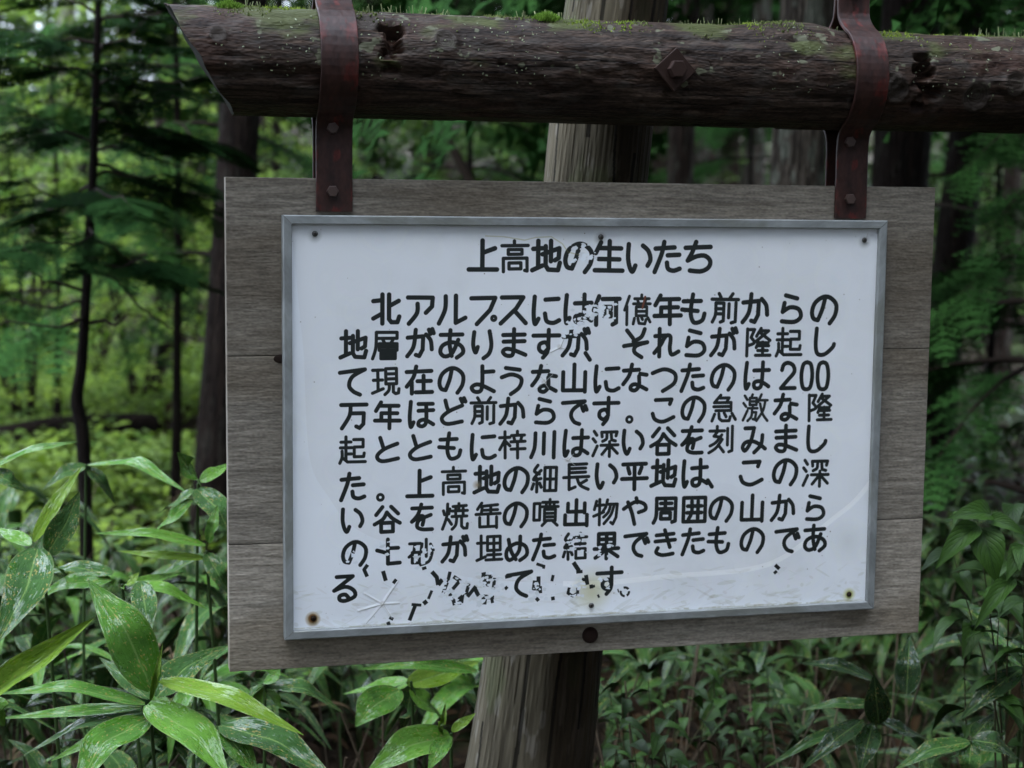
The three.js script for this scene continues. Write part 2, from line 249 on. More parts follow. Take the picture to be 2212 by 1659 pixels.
//, fx0, fx1, fy0, fy1, (fx1 - fx0) / (fy1 - fy0), F[0].x - F[3].x, F[1].x - F[2].x, F[0].y - F[1].y, F[3].y - F[2].y);
const aluTex = tex(512, 256, (u, v) => { const a = fbm(u, v, 30, 8, 2, 4), b = smoothstep(fbm(u, v, 14, 14, 22, 4), 0.58, 0.72), s = noise(u * 200, v * 200, 200, 200, 6); return mix3([0.22, 0.235, 0.235].map((q) => q * (0.6 + 0.8 * a)), [0.15, 0.155, 0.13], b * 0.6).map((q) => q * (0.9 + 0.2 * s)); });
M.alu = std({ map: aluTex, roughness: 0.5, metalness: 0.25 });
{
  const bar = (L, mat) => { // lies along x, outer edge at y = 0, inner at y = -BW, mitred at both ends
    const s = [[0, 0], [0, FZ - 0.0015], [-0.0015, FZ], [-BW + 0.001, FZ], [-BW, FZ - 0.001], [-BW, PZ - 0.002]], P = [], I = [], U = [];
    s.forEach(([y, z], i) => { for (const e of [-1, 1]) { P.push(e * (L / 2 + y), y, z); U.push(e > 0 ? L : 0, i * 0.02); } });
    for (let i = 0; i < s.length - 1; i++) { const a = i * 2; I.push(a, a + 1, a + 3, a, a + 3, a + 2); }
    const g = new THREE.BufferGeometry(); g.setAttribute('position', new THREE.Float32BufferAttribute(P, 3)); g.setAttribute('uv', new THREE.Float32BufferAttribute(U, 2)); g.setIndex(I); return toCreasedNormals(g, 0.3);
  };
  M.alu.side = THREE.DoubleSide;
  const cx = (fx0 + fx1) / 2, cy = (fy0 + fy1) / 2, w = fx1 - fx0 - 0.0008, h = fy1 - fy0 - 0.0008;
  for (const [L, x, y, r] of [[w, cx, fy1, 0], [w, cx, fy0, Math.PI], [h, fx0, cy, Math.PI / 2], [h, fx1, cy, -Math.PI / 2]]) { const m = mesh('frame_bar', bar(L), M.alu, board); m.position.set(x, y, 0); m.rotation.z = r; }
}

// ───────────────────────── lettering, stroke by stroke ─────────────────────────
// each glyph: strokes in a 100 x 100 box, "~" marks a curved one, "o" a ring (centre, radius)
const WATER = '0808-1822 0434-1446 0494-2060', SILK = '~2604-1424-3234 ~3822-2040-1254-3850 2450-2496 1268-0686 3466-4080', HILL = '1006-1096 1008-3608-2434 ~2434-3652-1262', KA = '0830-6226-6070-4892-3688 ~3604-2860-0692 ~7220-8840-9270';
const GLYPH = {
  上: '4805-4890 4842-8828 0592-9592', 高: '4804-4815 0818-9218 2830-2844-7244-7230-2830 1296-1256-8856-8895-8093 3070-3088-6888-6870-3070', 地: '0828-3826 2404-2482 0592-3878 3844-9226-9055-7862 6504-6565 4820-4878-5690-8892-9470',
  の: '~5215-4450-3085 ~3085-1480-0858-1830-4512-7014-9235-9068-7295', 生: '2408-0840 1825-9025 1858-8558 5204-5292 0692-9692', い: '~1410-1250-1880-2792-3674 ~6014-7830-8555-7674', た: '1024-7220 ~3804-3040-0894 5044-8842 ~4866-5284-7090-9084',
  ち: '0822-9018 ~4204-3035-1660 ~1660-4547-7245-9060-8580-6092-2490', 北: '0825-3522 3804-3896 0880-3864 6004-6082-6892-8892-9474 9224-6240', ア: '0812-9012-8840-6860 ~4032-3862-1295', ル: '~2808-2650-0694 6206-6292-9476', プ: '0812-8812-7050-2594 o827708',
  ス: '1210-8410-6045-0892 5654-9292', に: '~1208-0860-1294-2478 4818-9216 ~4662-5286-7492-9484', は: '~1206-0860-1294-2278 4032-9630 ~7204-7075-6092-4490-4274-6068-8076-9686', 何: '~2606-0850 1636-1696 3815-9615 4440-4470-6670-6640-4440 8415-8490-7296',
  億: '~2406-0850 1638-1696 6602-6612 4214-9214 5218-5628 8018-7628 3830-9630 4840-4868-8468-8440-4840 4854-8454 4276-3894 5476-5892-7894-8280 6672-7080 8874-9688', 年: '2606-0836 2218-9018 2844-8644 2844-2870 0570-9670 5818-5897', も: '~4404-3860-5092-7886-8664 1226-7224 0852-6256',
  前: '2804-3516 7604-6618 0422-9622 ~1834-1870-0894 1834-4634-4690-3694 1852-4652 1868-4668 6436-6480 8832-8892-7496', か: KA, が: KA + ' 8204-8818 9402-9916', ら: '3408-7418 ~3032-2460 ~2460-5046-8052-8876-6692-2290',
  層: '1808-9008-9028-1828 ~1808-1660-0596 4032-4642 7632-7042 2846-2868-9068-9046-2846 5846-5868 2857-9057 3476-3496-8496-8476-3476 3486-8486', あ: '1020-8618 ~4404-4250-5090 ~7236-5280-2692-1078-1855-5044-8256-9078-6896', り: '~1808-1450-2276-3058 ~7206-7850-7080-5096',
  ま: '1224-8822 1446-8844 5004-5076 ~5076-4492-2492-1280-2470-5074-9290', す: '0424-9622 5804-5866 ~5866-4280-2670-2852-4846-5860 ~5862-5480-4097', '、': '1470-3092', そ: '1608-3834 ~8004-6830-4044 0660-9048 ~9048-5060-4480-7098', れ: '2404-2496 0828-4426 ~4426-3055-0684 ~3840-5026-6432-6270-7090-9480',
  隆: HILL + ' 6004-4430 6012-8812-4446 5416-9444 4852-8852 5250-4468 4862-9062 6850-6894 5078-8678 4294-9694', 起: '0822-4422 2604-2642 0642-4842 2642-2686 2664-4664 ~1254-1276-0496 1478-3292-9692 5414-8814-8840-5640-5674-9074-9262', し: '~1806-1660-2490-5092-7870-8458',
  て: '0620-9410 ~9410-5034-3864-5284-7696', 現: '0612-4212 2412-2480 0846-4046 0490-4276 5208-5260-9060-9008-5208 5226-9026 5243-9043 ~6462-6282-4896 7862-7888-8694-9692-9878', 在: '0622-9420 ~4004-3040-0672 2456-2496 4454-9254 6636-6692 3892-9692',
  よ: '5024-9022 ~5004-5060-4488-2290-1276-2866-5070-9290', う: '2808-7814 ~1440-5030-8444-7874-4897', な: '0824-6422 ~3804-2840-0670 6836-9240 ~6444-6476-5092-3488-3676-5472-9290', 山: '5004-5090 1030-1092-9092 9030-9097', つ: '~0630-5018-8834-8666-4492',
  '2': '~1430-2412-5006-8016-8638-5064-1092 1092-9292', '0': '~5004-2212-1050-2288-5096-7888-9050-7812-5004', 万: '0412-9612 ~3812-3450-0694 3642-8642-8480-7094-5888', ほ: '~1206-0860-1294-2278 4014-9214 4038-9436 ~6814-6876-5692-4088-4474-6470-9486',
  ど: '~2408-3030-3644 ~8626-3846-1270-3090-8682 8002-8614 9200-9812', で: '0620-8814 ~8814-4840-3864-5086-7094 7834-8448 9030-9644', '。': 'o228212', こ: '2016-8014-7430 ~1064-2084-5092-9076',
  急: '3804-1430 3614-7014-6030 2030-7830-7858 1244-7844 2058-7858 1670-0694 3268-3486-4494-7294-7680 5266-6080 8268-9690', 激: WATER + ' 3804-3414 2816-2840-5440-5416-2816 2828-5428 4042-4050 2252-5852 ~3852-3680-2296 3866-5466-5092-4290 7204-6030 6424-9624 ~8824-8060-5696 ~6836-7870-9896',
  深: WATER + ' 3828-3612-9412-9026 ~5620-5436-4044 7220-7440-8844 3458-9858 6646-6698 ~6460-3890 6860-9688', 谷: '3406-1034 6606-9232 ~5026-3550-0468 ~5026-7048-9866 2864-2896-7296-7264-2864', を: '1218-8616 ~4604-3440-1266 ~1266-4446-5652-5278 ~8242-4060-3284-5294-8894',
  刻: '3404-3418 0620-6220 3622-2238-4842 ~5234-3060-0872 ~5450-3080-0496 4272-6094 7412-7470 9204-9290-8094', み: '1810-5210 ~5210-3860-1888-0876-1860-4456-7066-9484 ~8436-7870-5296', 梓: '0424-4224 2404-2496 ~2432-0466 2638-4254 7004-7014 4818-9618 5622-6036 8622-8236 4640-9840 4666-9866 7040-7098',
  川: '~1810-1660-0494 5010-5082 8806-8896', 細: SILK + ' 5212-5292-9492-9412-5212 7212-7292 5252-9452', 長: '2406-2450 2406-8806 2420-8420 2434-8434 0450-9650 2452-2492-4684 ~5250-6478-9494 8862-6474', 平: '0810-9210 2622-3242 7622-6842 0460-9660 5010-5097',
  焼: '0828-1242 3222-2840 ~2404-2050-0494 2660-3878 4414-9412 6604-6628 4030-9830 5420-5444 8220-8244 4050-9650 ~5852-5480-4096 7652-7686-8494-9694-9878', 岳: '2606-1028 2018-8614 2818-2446 6018-6046 2832-8632 0446-9646 5046-5090 1858-1892-8292 8258-8297',
  噴: '0616-0676-2876-2816-0616 6602-6622 3812-9612 5216-5230 8216-8230 3628-9828 4638-4678-8878-8838-4638 4652-8852 4665-8865 5480-3896 7880-9696', 出: '5004-5090 1816-1846-8246 8216-8250 0858-0892-9292 9258-9297',
  物: '1410-0640 1226-4224 2604-2696 0464-4250 ~5606-5030-4046 5222-9422-9070-7894-7088 ~6824-6050-4268 ~8224-7060-4492', や: '~0640-5016-8424-9044-6454 5402-5818 ~2216-3856-4896', 周: '~1608-1670-0696 1608-9008-9090-7894 5016-5046 3226-7426 2846-7846 3460-3482-7082-7060-3460', 囲: '0808-0894-9294-9208-0808 2438-7838 2262-7862 ~4020-4060-2886 6420-6484',
  砂: '0618-4618 ~2618-2050-0466 1650-1688-4288-4250-1650 6804-6866 5220-4850 8422-9444 ~9054-7884-4696', 土: '5004-5092 1042-5054 5036-8836 5092-9490', 埋: '0630-3430 2004-2084 0492-3680 4408-4458-9258-9208-4408 4433-9233 6808-6892 4474-9474 3892-9892', め: '~1818-2860-4690 ~6208-5860-2692-1078-1650-5032-8244-8874-6294',
  結: SILK + ' 4818-9618 7204-7044 5242-9042 5460-5494-9094-9060-5460', 果: '2008-2048-8048-8008-2008 2028-8028 5008-5098 0462-9662 ~4864-3080-0894 5264-9492', き: '1622-8218 1244-8840 4804-6866 ~2268-1684-4094-8090', る: '2008-7808-1056 ~1056-5044-8058-8480-5094-3090-3076-5072-6488', と: '2408-3646 ~8630-3848-1272-3090-8882',
};
// rows as they stand on the panel: crop columns A (left half) and C (right half), glyph then its centre
const CROP = { a: [1000, 740], b: [2100, 740], c: [1000, 1270], d: [2100, 1270], e: [1000, 1770], f: [2100, 1770] };
const ROWS = [
  [118, 'a', '上 1452 345 高 1682 350 地 1905 350 の 2135 355', 'b', '生 140 352 い 362 360 た 562 358 ち 780 358'],
  [112, 'a', '北 758 728 ア 1005 732 ル 1232 732 プ 1460 735 ス 1668 735 に 1903 733 は 2130 728', 'b', '何 120 735 億 340 735 年 560 730 も 752 728 前 972 722 か 1190 725 ら 1440 725 の 1683 728'],
  [106, 'a', '地 525 985 層 755 985 が 1000 975 あ 1230 978 り 1455 982 ま 1672 970 す 1903 975 が 2110 970', 'b', '、 45 1000 そ 335 970 れ 553 968 ら 750 970 が 960 968 隆 1210 965 起 1432 965 し 1690 962'],
  [104, 'c', 'て 518 180 現 753 178 在 995 170 の 1225 168 よ 1447 168 う 1657 172 な 1890 165 山 2103 155', 'd', 'に 125 158 な 328 155 つ 538 160 た 742 155 の 958 145 は 1200 140 2 1425 140 0 1560 140 0 1675 140'],
  [101, 'c', '万 528 425 年 768 420 ほ 1010 415 ど 1232 402 前 1455 390 か 1660 395 ら 1885 390 で 2105 395', 'd', 'す 120 390 。 340 385 こ 530 382 の 745 375 急 963 372 激 1190 368 な 1410 368 隆 1650 365'],
  [101, 'c', '起 518 670 と 768 668 と 1003 655 も 1220 645 に 1452 645 梓 1660 632 川 1887 632 は 2115 622', 'd', '深 115 620 い 318 612 谷 530 605 を 738 600 刻 945 595 み 1177 595 ま 1407 590 し 1630 590'],
  [103, 'c', 'た 520 935 。 772 940 上 1000 912 高 1243 890 地 1480 885 の 1688 882 細 1890 875 長 2120 865', 'd', 'い 128 855 平 325 855 地 535 840 は 755 838 、 920 845 こ 1160 830 の 1400 825 深 1620 830'],
  [98, 'e', 'い 520 165 谷 763 158 を 1015 145 焼 1248 140 岳 1488 130 の 1685 125 噴 1900 115 出 2120 115', 'f', '物 120 110 や 330 105 周 545 95 囲 753 90 の 943 85 山 1165 80 か 1385 80 ら 1607 76'],
  [98, 'e', 'の 530 400 土 770 395 砂 1010 395 が 1245 378 埋 1495 368 め 1695 368 た 1890 360 結 2110 355', 'f', '果 125 348 で 340 340 き 545 330 た 745 322 も 930 312 の 1165 308 で 1415 305 あ 1615 295'],
  [100, 'e', 'る 465 655 て 1712 620', 'f', 'す 145 600'],
];
// torn remains of the last line, as drawn in crop e
const SCRAPS = '4|1085 535-1120 575-1130 630 1130 630-1160 590 1215 535-1200 600-1165 690 1240 570-1285 600-1235 660 1225 660-1215 720-1240 740-1248 775 1350 620-1330 700 1400 640-1340 715 1390 650-1420 710 1440 570-1500 570 1455 540-1470 640 1520 540-1480 640 1535 580-1525 660 1440 720-1530 720 1470 700-1460 770 1510 710-1520 760 1085 670-1060 730 1050 745-1025 765 940 770-1010 775 965 780-925 885 770 895-780 918 735 530-755 600 830 590-808 618 625 485-600 520-622 570 1610 575-1655 565 1610 645-1625 660 1015 515-1045 505 1825 600-1815 670 1850 570-1848 690 1860 640-1862 690 1955 560-1945 605 2100 470-2140 530 2120 540-2165 535 2160 590-2200 600 2190 560-2200 630 1835 480-1895 500 1890 490-1885 515 1940 730-1965 725 1830 720-1850 745 1290 700-1280 770 1310 690-1300 760 800 860-790 880 ~2070 650-2060 690-2095 710-2130 690-2130 650 2215 645-2240 640';
const PW = fx1 - fx0 - 2 * BW, PH = fy1 - fy0 - 2 * BW, TW = 2048, TH = Math.round(TW * PH / PW);
const toPanel = (sx, sy) => { const p = sp(sx, sy, PZ); return [(p.x - fx0 - BW) / PW * TW, (fy1 - BW - p.y) / PH * TH]; };
const KC = 1100 / 2212, cropPt = (k, x, y) => toPanel(CROP[k][0] + x * KC, CROP[k][1] + y * KC);
const cv = document.createElement('canvas'); cv.width = TW; cv.height = TH;
const bc = document.createElement('canvas'); bc.width = TW / 2; bc.height = TH / 2;
{
  const c = cv.getContext('2d'), b = bc.getContext('2d');
  c.fillStyle = '#dbdee2'; c.fillRect(0, 0, TW, TH); b.fillStyle = '#808080'; b.fillRect(0, 0, TW, TH); b.scale(0.5, 0.5);
  const blob = (x, y, r, color, k = c) => { const g = k.createRadialGradient(x, y, 0, x, y, r); g.addColorStop(0, color); g.addColorStop(1, color.replace(/[\d.]+\)$/, '0)')); k.fillStyle = g; k.fillRect(x - r, y - r, 2 * r, 2 * r); };
  // the loosened film: its edge runs round the sheet
  const edge = [['e', 170, -1000], ['e', 180, -600], ['e', 210, -200], ['e', 330, -20], ['e', 470, 190], ['e', 700, 320], ['e', 950, 350], ['e', 1130, 500], ['e', 1350, 590], ['e', 1700, 610], ['e', 2212, 630], ['f', 300, 600], ['f', 600, 565], ['f', 1000, 540], ['f', 1250, 500], ['f', 1400, 430], ['f', 1550, 320], ['f', 1750, 150], ['f', 1900, 40], ['d', 2030, 880]].map((q) => cropPt(...q));
  const trace = (k) => { k.beginPath(); edge.forEach(([x, y], i) => { if (!i) return k.moveTo(x, y); const [u, v] = edge[Math.min(i + 1, edge.length - 1)]; k.quadraticCurveTo(x, y, (x + u) / 2, (y + v) / 2); }); };
  c.save(); trace(c); c.lineTo(TW, TH); c.lineTo(0, TH); c.lineTo(0, 0); c.closePath(); c.clip(); c.fillStyle = 'rgba(228,234,240,0.5)'; c.fillRect(0, 0, TW, TH); c.restore();
  c.lineJoin = c.lineCap = b.lineJoin = b.lineCap = 'round';
  c.save(); c.beginPath(); c.rect(TW * 0.45, 0, TW, TH); c.clip(); trace(c); c.strokeStyle = 'rgba(246,247,248,0.55)'; c.lineWidth = 18; c.stroke(); c.restore(); trace(c); c.strokeStyle = 'rgba(246,247,248,0.16)'; c.stroke();
  for (let i = 9; i > 0; i--) { trace(b); b.strokeStyle = `rgba(255,255,255,0.055)`; b.lineWidth = i * 9; b.stroke(); }
  // soft grime
  let s0 = seed; seed = 77;
  for (let i = 0; i < 240; i++) blob(rr(0, TW), rr(0, TH), rr(20, 150), `rgba(${pick(['120,125,120', '240,242,244', '150,145,120'])},${rr(0.015, 0.05).toFixed(3)})`);
  for (let i = 0; i < 420; i++) { const y = TH - Math.pow(rnd(), 2.6) * 150; c.fillStyle = `rgba(105,100,62,${rr(0.02, 0.10).toFixed(3)})`; const x0 = rr(0, TW), w0 = rr(3, 40), h0 = rr(1, 7); c.beginPath(); c.ellipse(x0, y, w0, h0, rr(-0.6, 0.6), 0, 7); c.fill(); }
  for (let i = 0; i < 120; i++) { c.fillStyle = `rgba(110,100,60,${rr(0.05, 0.25).toFixed(3)})`; c.fillRect(rr(0, TW), TH - rr(1, 9), rr(6, 60), rr(2, 8)); }
  for (let i = 0; i < 130; i++) { c.fillStyle = `rgba(70,60,45,${rr(0.15, 0.6).toFixed(3)})`; c.beginPath(); c.arc(rr(0, TW), rr(0, TH), rr(0.8, 2.4), 0, 7); c.fill(); }
  // rust and algae round the screws
  const scr = (k, x, y) => cropPt(k, x, y);
  { const [x, y] = scr('e', 233, 870); for (let i = 0; i < 3; i++) { blob(x, y + 2, 27, 'rgba(110,75,20,0.5)'); blob(x, y, 17, 'rgba(70,35,8,0.8)'); } }
  { const [x, y] = scr('f', 1860, 698); blob(x, y, 27, 'rgba(150,150,30,0.7)'); blob(x, y, 17, 'rgba(110,115,20,0.8)'); }
  for (const q of [['f', 14, 700], ['f', 30, 640]]) { const [x, y] = scr(...q); blob(x, y, 80, 'rgba(175,170,110,0.35)'); }
  for (const q of [['a', 246, 190], ['b', 82, 215], ['b', 1970, 238]]) { const [x, y] = scr(...q); blob(x, y + 5, 26, 'rgba(110,112,105,0.45)'); }
  { const [x, y] = scr('f', 1850, 320); blob(x, y, 90, 'rgba(140,140,125,0.16)'); }
  // letters
  const INK = '#1b201f';
  const draw = (k, ch, X, Y, size, jit) => {
    const [x, y] = cropPt(k, X, Y), [x1, y1] = cropPt(k, X, Y + size), H = Math.hypot(x1 - x, y1 - y), sx = ch === '0' ? 0.5 : ch === '2' ? 0.62 : 0.97;
    const strokes = GLYPH[ch].split(' ').map((t) => t.trim()), lw = H * (ch === '高' ? 0.105 : strokes.length > 12 ? 0.096 : strokes.length > 6 ? 0.112 : 0.142);
    c.save(); c.translate(x, y); c.rotate(jit * 0.02); c.strokeStyle = INK; c.lineWidth = lw;
    for (const st of strokes) {
      c.beginPath(); const K = H / 100;
      if (st[0] === 'o') { c.lineWidth = lw * 0.72; c.arc((+st.slice(1, 3) - 50) * K * sx, (+st.slice(3, 5) - 50) * K, +st.slice(5) * K * 0.82, 0, 7); c.stroke(); continue; }
      const p = st.replace('~', '').split('-').map((q) => new THREE.Vector2((+q.slice(0, 2) - 50) * K * sx, (+q.slice(2) - 50) * K));
      const q = st[0] === '~' && p.length > 2 ? new THREE.SplineCurve(p).getPoints(26) : p; q.forEach((v, i) => c[i ? 'lineTo' : 'moveTo'](v.x, v.y)); c.stroke();
    }
    c.restore();
  };
  for (const [h, k1, r1, k2, r2] of ROWS) for (const [k, r] of [[k1, r1], [k2, r2]]) { const t = r.split(' '); for (let i = 0; i < t.length; i += 3) draw(k, t[i], +t[i + 1], +t[i + 2], h / KC, rr(-1, 1)); }
  // scraps: points "x y-x y", strokes follow one another
  {
    const w = Math.hypot(...(([u, v], [p, q]) => [u - p, v - q])(cropPt('e', 0, 0), cropPt('e', 0, 22))); c.strokeStyle = INK; c.lineCap = 'butt';
    const toks = SCRAPS.slice(2).replace('~', '').split(' '), pts = []; let cur = [];
    for (let i = 0; i < toks.length; i++) { // "a", "b-c", "d-e", "f": x y-x y ...
      const x = cur.x; if (toks[i].includes('-')) { const [y, nx] = toks[i].split('-').map(Number); pts.push([x, y]); cur = { x: nx }; } else if (x === undefined) cur = { x: +toks[i] }; else { pts.push([x, +toks[i]], null); cur = {}; }
    }
    let path = []; for (const p of [...pts, null]) { if (p) { path.push(cropPt('e', ...p)); continue; } if (path.length > 1) { c.lineWidth = w * rr(0.9, 1.5); c.beginPath(); path.forEach(([x, y], i) => c[i ? 'lineTo' : 'moveTo'](x, y)); c.stroke(); } path = []; }
    c.lineCap = 'round';
  }
  // flaked letters: chips of the white sheet show through
  const chips = [['a', 2140, 330, 70, 26], ['b', 20, 350, 30, 6], ['b', 40, 740, 60, 34], ['b', 130, 740, 60, 14], ['a', 2120, 800, 70, 22], ['a', 2080, 900, 60, 10], ['e', 1040, 430, 80, 18], ['e', 740, 380, 60, 10], ['e', 2130, 330, 70, 20], ['e', 1480, 660, 120, 60], ['e', 1260, 680, 100, 40], ['e', 1850, 680, 60, 22], ['e', 2120, 640, 70, 24], ['f', 120, 380, 50, 10], ['f', 110, 620, 40, 8], ['e', 520, 430, 40, 6]];
  for (const [k, x, y, r, n] of chips) for (let i = 0; i < n; i++) {
    const [u, v] = cropPt(k, x + rr(-r, r), y + rr(-r, r)), s = rr(2, 8), a = rr(0, 6.3); c.fillStyle = pick(['#d6dbe1', '#dbe1e7', '#cfd4d8']); c.beginPath();
    for (let j = 0; j < 5; j++) { const t = a + j * 1.256, q = s * rr(0.4, 1.4); c[j ? 'lineTo' : 'moveTo'](u + Math.cos(t) * q * 1.5, v + Math.sin(t) * q); } c.fill();
  }
  c.strokeStyle = INK; c.lineCap = 'butt'; for (const [k, x, y, u, v, w] of [['f', 1330, 487, 1360, 515, 13], ['f', 1322, 548, 1342, 530, 11], ['f', 62, 700, 72, 722, 7], ['f', 5, 648, 42, 638, 9], ['f', 205, 660, 212, 685, 4]]) { c.lineWidth = w; c.beginPath(); c.moveTo(...cropPt(k, x, y)); c.lineTo(...cropPt(k, u, v)); c.stroke(); }
  { const [x, y] = cropPt('f', 256, 680); c.lineWidth = 8; for (const [a, b] of [[-1.9, -0.6], [-0.1, 1.1], [1.6, 3.4]]) { c.beginPath(); c.arc(x, y, 15, a, b); c.stroke(); } } c.lineCap = 'round';
  // dents with star cracks
  for (const [k, x, y, arms] of [['e', 730, 765, '840 600 600 690 850 760 560 815 610 905 800 870'], ['c', 1890, 185, '1830 230 1950 130 1860 140 1920 230'], ['c', 2060, 740, '2030 730 2110 780 2100 700'], ['b', 1970, 235, '1992 180 1995 250 1945 232'], ['a', 2000, 1000, '1930 1035 2030 930 2040 1010']]) {
    const p = cropPt(k, x, y), t = arms.split(' '); blob(...p, 12, 'rgba(120,110,95,0.5)');
    for (let i = 0; i < t.length; i += 2) { const q = cropPt(k, +t[i], +t[i + 1]); for (const [g, st, w] of [[c, 'rgba(240,242,243,0.55)', 2.5], [b, 'rgba(255,255,255,0.3)', 9], [b, 'rgba(255,255,255,0.35)', 4]]) { g.strokeStyle = st; g.lineWidth = w; g.beginPath(); g.moveTo(...p); g.lineTo(...q); g.stroke(); } c.strokeStyle = 'rgba(130,128,120,0.5)'; c.lineWidth = 1.5; c.beginPath(); c.moveTo(p[0] + 3, p[1] + 2); c.lineTo(q[0] + 2, q[1] + 2); c.stroke(); }
  }
  { const [x, y] = cropPt('b', 400, 640), [u, v] = cropPt('b', 380, 720); c.strokeStyle = '#6b3a28'; c.lineWidth = 7; c.beginPath(); c.moveTo(x, y); c.lineTo(u, v); c.stroke(); }
  { const [x, y] = cropPt('c', 1410, 920); blob(x, y, 18, 'rgba(150,135,110,0.9)'); }
  // yellowed thread over the heading
  c.strokeStyle = 'rgba(150,140,80,0.35)'; c.lineWidth = 4; c.beginPath(); [[1470, 205], [1600, 210], [1750, 235], [1830, 215], [1940, 210], [2020, 260], [2060, 320], [2140, 340]].forEach((q, i) => c[i ? 'lineTo' : 'moveTo'](...cropPt('a', ...q))); c.stroke();
  seed = s0;
}
{
  const map = new THREE.CanvasTexture(cv); map.colorSpace = THREE.SRGBColorSpace; map.anisotropy = 8;
  const bump = new THREE.CanvasTexture(bc);
  const m = mesh('panel', grid(24, 16, (u, v) => ({ x: (u - 0.5) * (PW + 0.001), y: (v - 0.5) * (PH + 0.001), z: 0.0012 * Math.sin(u * 9) * Math.sin(v * 7) })), phy({ map, bumpMap: bump, bumpScale: 0.0016, roughness: 0.34, specularIntensity: 0.7 }), board);
  m.position.set((fx0 + fx1) / 2, (fy0 + fy1) / 2, PZ - 0.0013); m.userData.label = 'white plastic panel with black lettering, flaked along its last line';
  // screws
  M.screw = std({ color: rgb(0.10, 0.10, 0.095), metalness: 0.7, roughness: 0.45 }); M.rusty = std({ color: rgb(0.022, 0.014, 0.009), roughness: 0.7 });
  for (const [x, y, mt] of [[1122, 832.5, M.screw], [2141, 844, M.screw], [3080, 855, M.screw], [1117, 2203, M.rusty], [2107, 2157, M.screw], [3025, 2117, M.rusty]]) {
    const p = sp(x, y, PZ), s = mesh('screw', domeBolt(0.0042, 0.0026), mt, board); s.position.set(p.x, p.y, PZ - 0.0004);
    const x1 = mesh('screw_slot', mergeGeometries([new THREE.BoxGeometry(0.0048, 0.0009, 0.0008), new THREE.BoxGeometry(0.0009, 0.0048, 0.0008).translate(0, 0, 0.0001)]), M.iron, s); x1.position.z = 0.0024; x1.rotation.z = rr(0, 3);
  }
  const bp = onZ(1276, 1373, 0.004), bo = mesh('carriage_bolt', domeBolt(0.0125, 0.008), M.iron, board); bo.position.set(bp.x, bp.y, 0.0005);
}
// hanger straps: a flat steel loop round the beam whose two tails hold the board
const strapShape = (front, top, bottom) => { // outline in (z, y) of a steel strip 5 mm thick
  const R = BEAM_R + 0.0052, th = 0.0055, cz = BEAM_Z, zt = front ? 0.0006 : -BT - 0.0006 - th, side = front ? 1 : -1, P = [];
  const zf = zt + th / 2; // middle of the strip on the board face
  P.push([cz + side * 0.006, BY + R + 0.075], [cz + side * 0.006, BY + R + 0.03], [cz + side * 0.010, BY + R + 0.012]);
  for (let i = 0; i <= 14; i++) { const a = lerp(1.18, -1.12, i / 14); P.push([cz + side * R * Math.cos(a), BY + R * Math.sin(a)]); }
  P.push([lerp(cz + side * R * 0.43, zf, 0.72), BY - R * 1.06], [zf, BY - R * 1.32], [zf, BY - R * 1.6], [zf, bottom]);
  return smoothPath(P.map(([z, y]) => V(0, y, z)), 90);
};
const strapGeo = (path, w, th = 0.0055) => {
  const b = 0.0009, prof = [[-w / 2 + b, -th / 2], [w / 2 - b, -th / 2], [w / 2, -th / 2 + b], [w / 2, th / 2 - b], [w / 2 - b, th / 2], [-w / 2 + b, th / 2], [-w / 2, th / 2 - b], [-w / 2, -th / 2 + b]];
  const P = [], U = [], I = [], n = path.length; let len = 0;
  path.forEach((p, j) => {
    const T = path[Math.min(n - 1, j + 1)].clone().sub(path[Math.max(0, j - 1)]).normalize(), N = V(0, -T.z, T.y); if (j) len += p.distanceTo(path[j - 1]);
    for (let i = 0; i <= 8; i++) { const [x, k] = prof[i % 8]; P.push(x, p.y + N.y * k, p.z + N.z * k); U.push((x + k) * 2, len * 2); }
  });
  for (let j = 0; j < n - 1; j++) for (let i = 0; i < 8; i++) { const a = j * 9 + i, c = a + 9; I.push(a, c, a + 1, a + 1, c, c + 1); }
  const e = P.length / 3; P.push(0, path[n - 1].y, path[n - 1].z); U.push(0, 0); for (let i = 0; i < 8; i++) I.push((n - 1) * 9 + i, e, (n - 1) * 9 + i + 1);
  const g = new THREE.BufferGeometry(); g.setAttribute('position', new THREE.Float32BufferAttribute(P, 3)); g.setAttribute('uv', new THREE.Float32BufferAttribute(U, 2)); g.setIndex(I); return toCreasedNormals(g, 0.5);
};
M.strap.side = THREE.DoubleSide; M.boltHead = std({ color: rgb(0.055, 0.035, 0.03), roughness: 0.5, specularIntensity: 0.5 });
for (const [px, bot, bolts] of [[722, 457, [277, 413]], [1838, 472, [307, 430]]]) {
  const c = onZ(px, bolts[1], 0.004), yb = onZ(px, bot, 0.004).y, w = 0.051;
  const f = mesh('hanger_strap', strapGeo(strapShape(true, 0, yb), w), M.strap, board); f.position.x = c.x;
  const r = mesh('hanger_strap', strapGeo(strapShape(false, 0, yb + 0.004), w), M.strap, board); r.position.x = c.x;
  for (const y of bolts) { const q = onZ(px - 4, y, 0.006), bo = mesh('strap_bolt', hexBolt(0.0072, 0.006), M.boltHead, f); bo.position.set(q.x - c.x, q.y, 0.0062); bo.rotation.z = rnd(); }
}
{ // clamp bolts join the upper tabs just above the beam
  for (const px of [722, 1838]) { const c = onZ(px, 420, 0.004), bo = mesh('clamp_bolt', hexBolt(0.008, 0.03).translate(0, 0, -0.015), M.iron, board); bo.position.set(c.x, BY + BEAM_R + 0.055, BEAM_Z); }
}

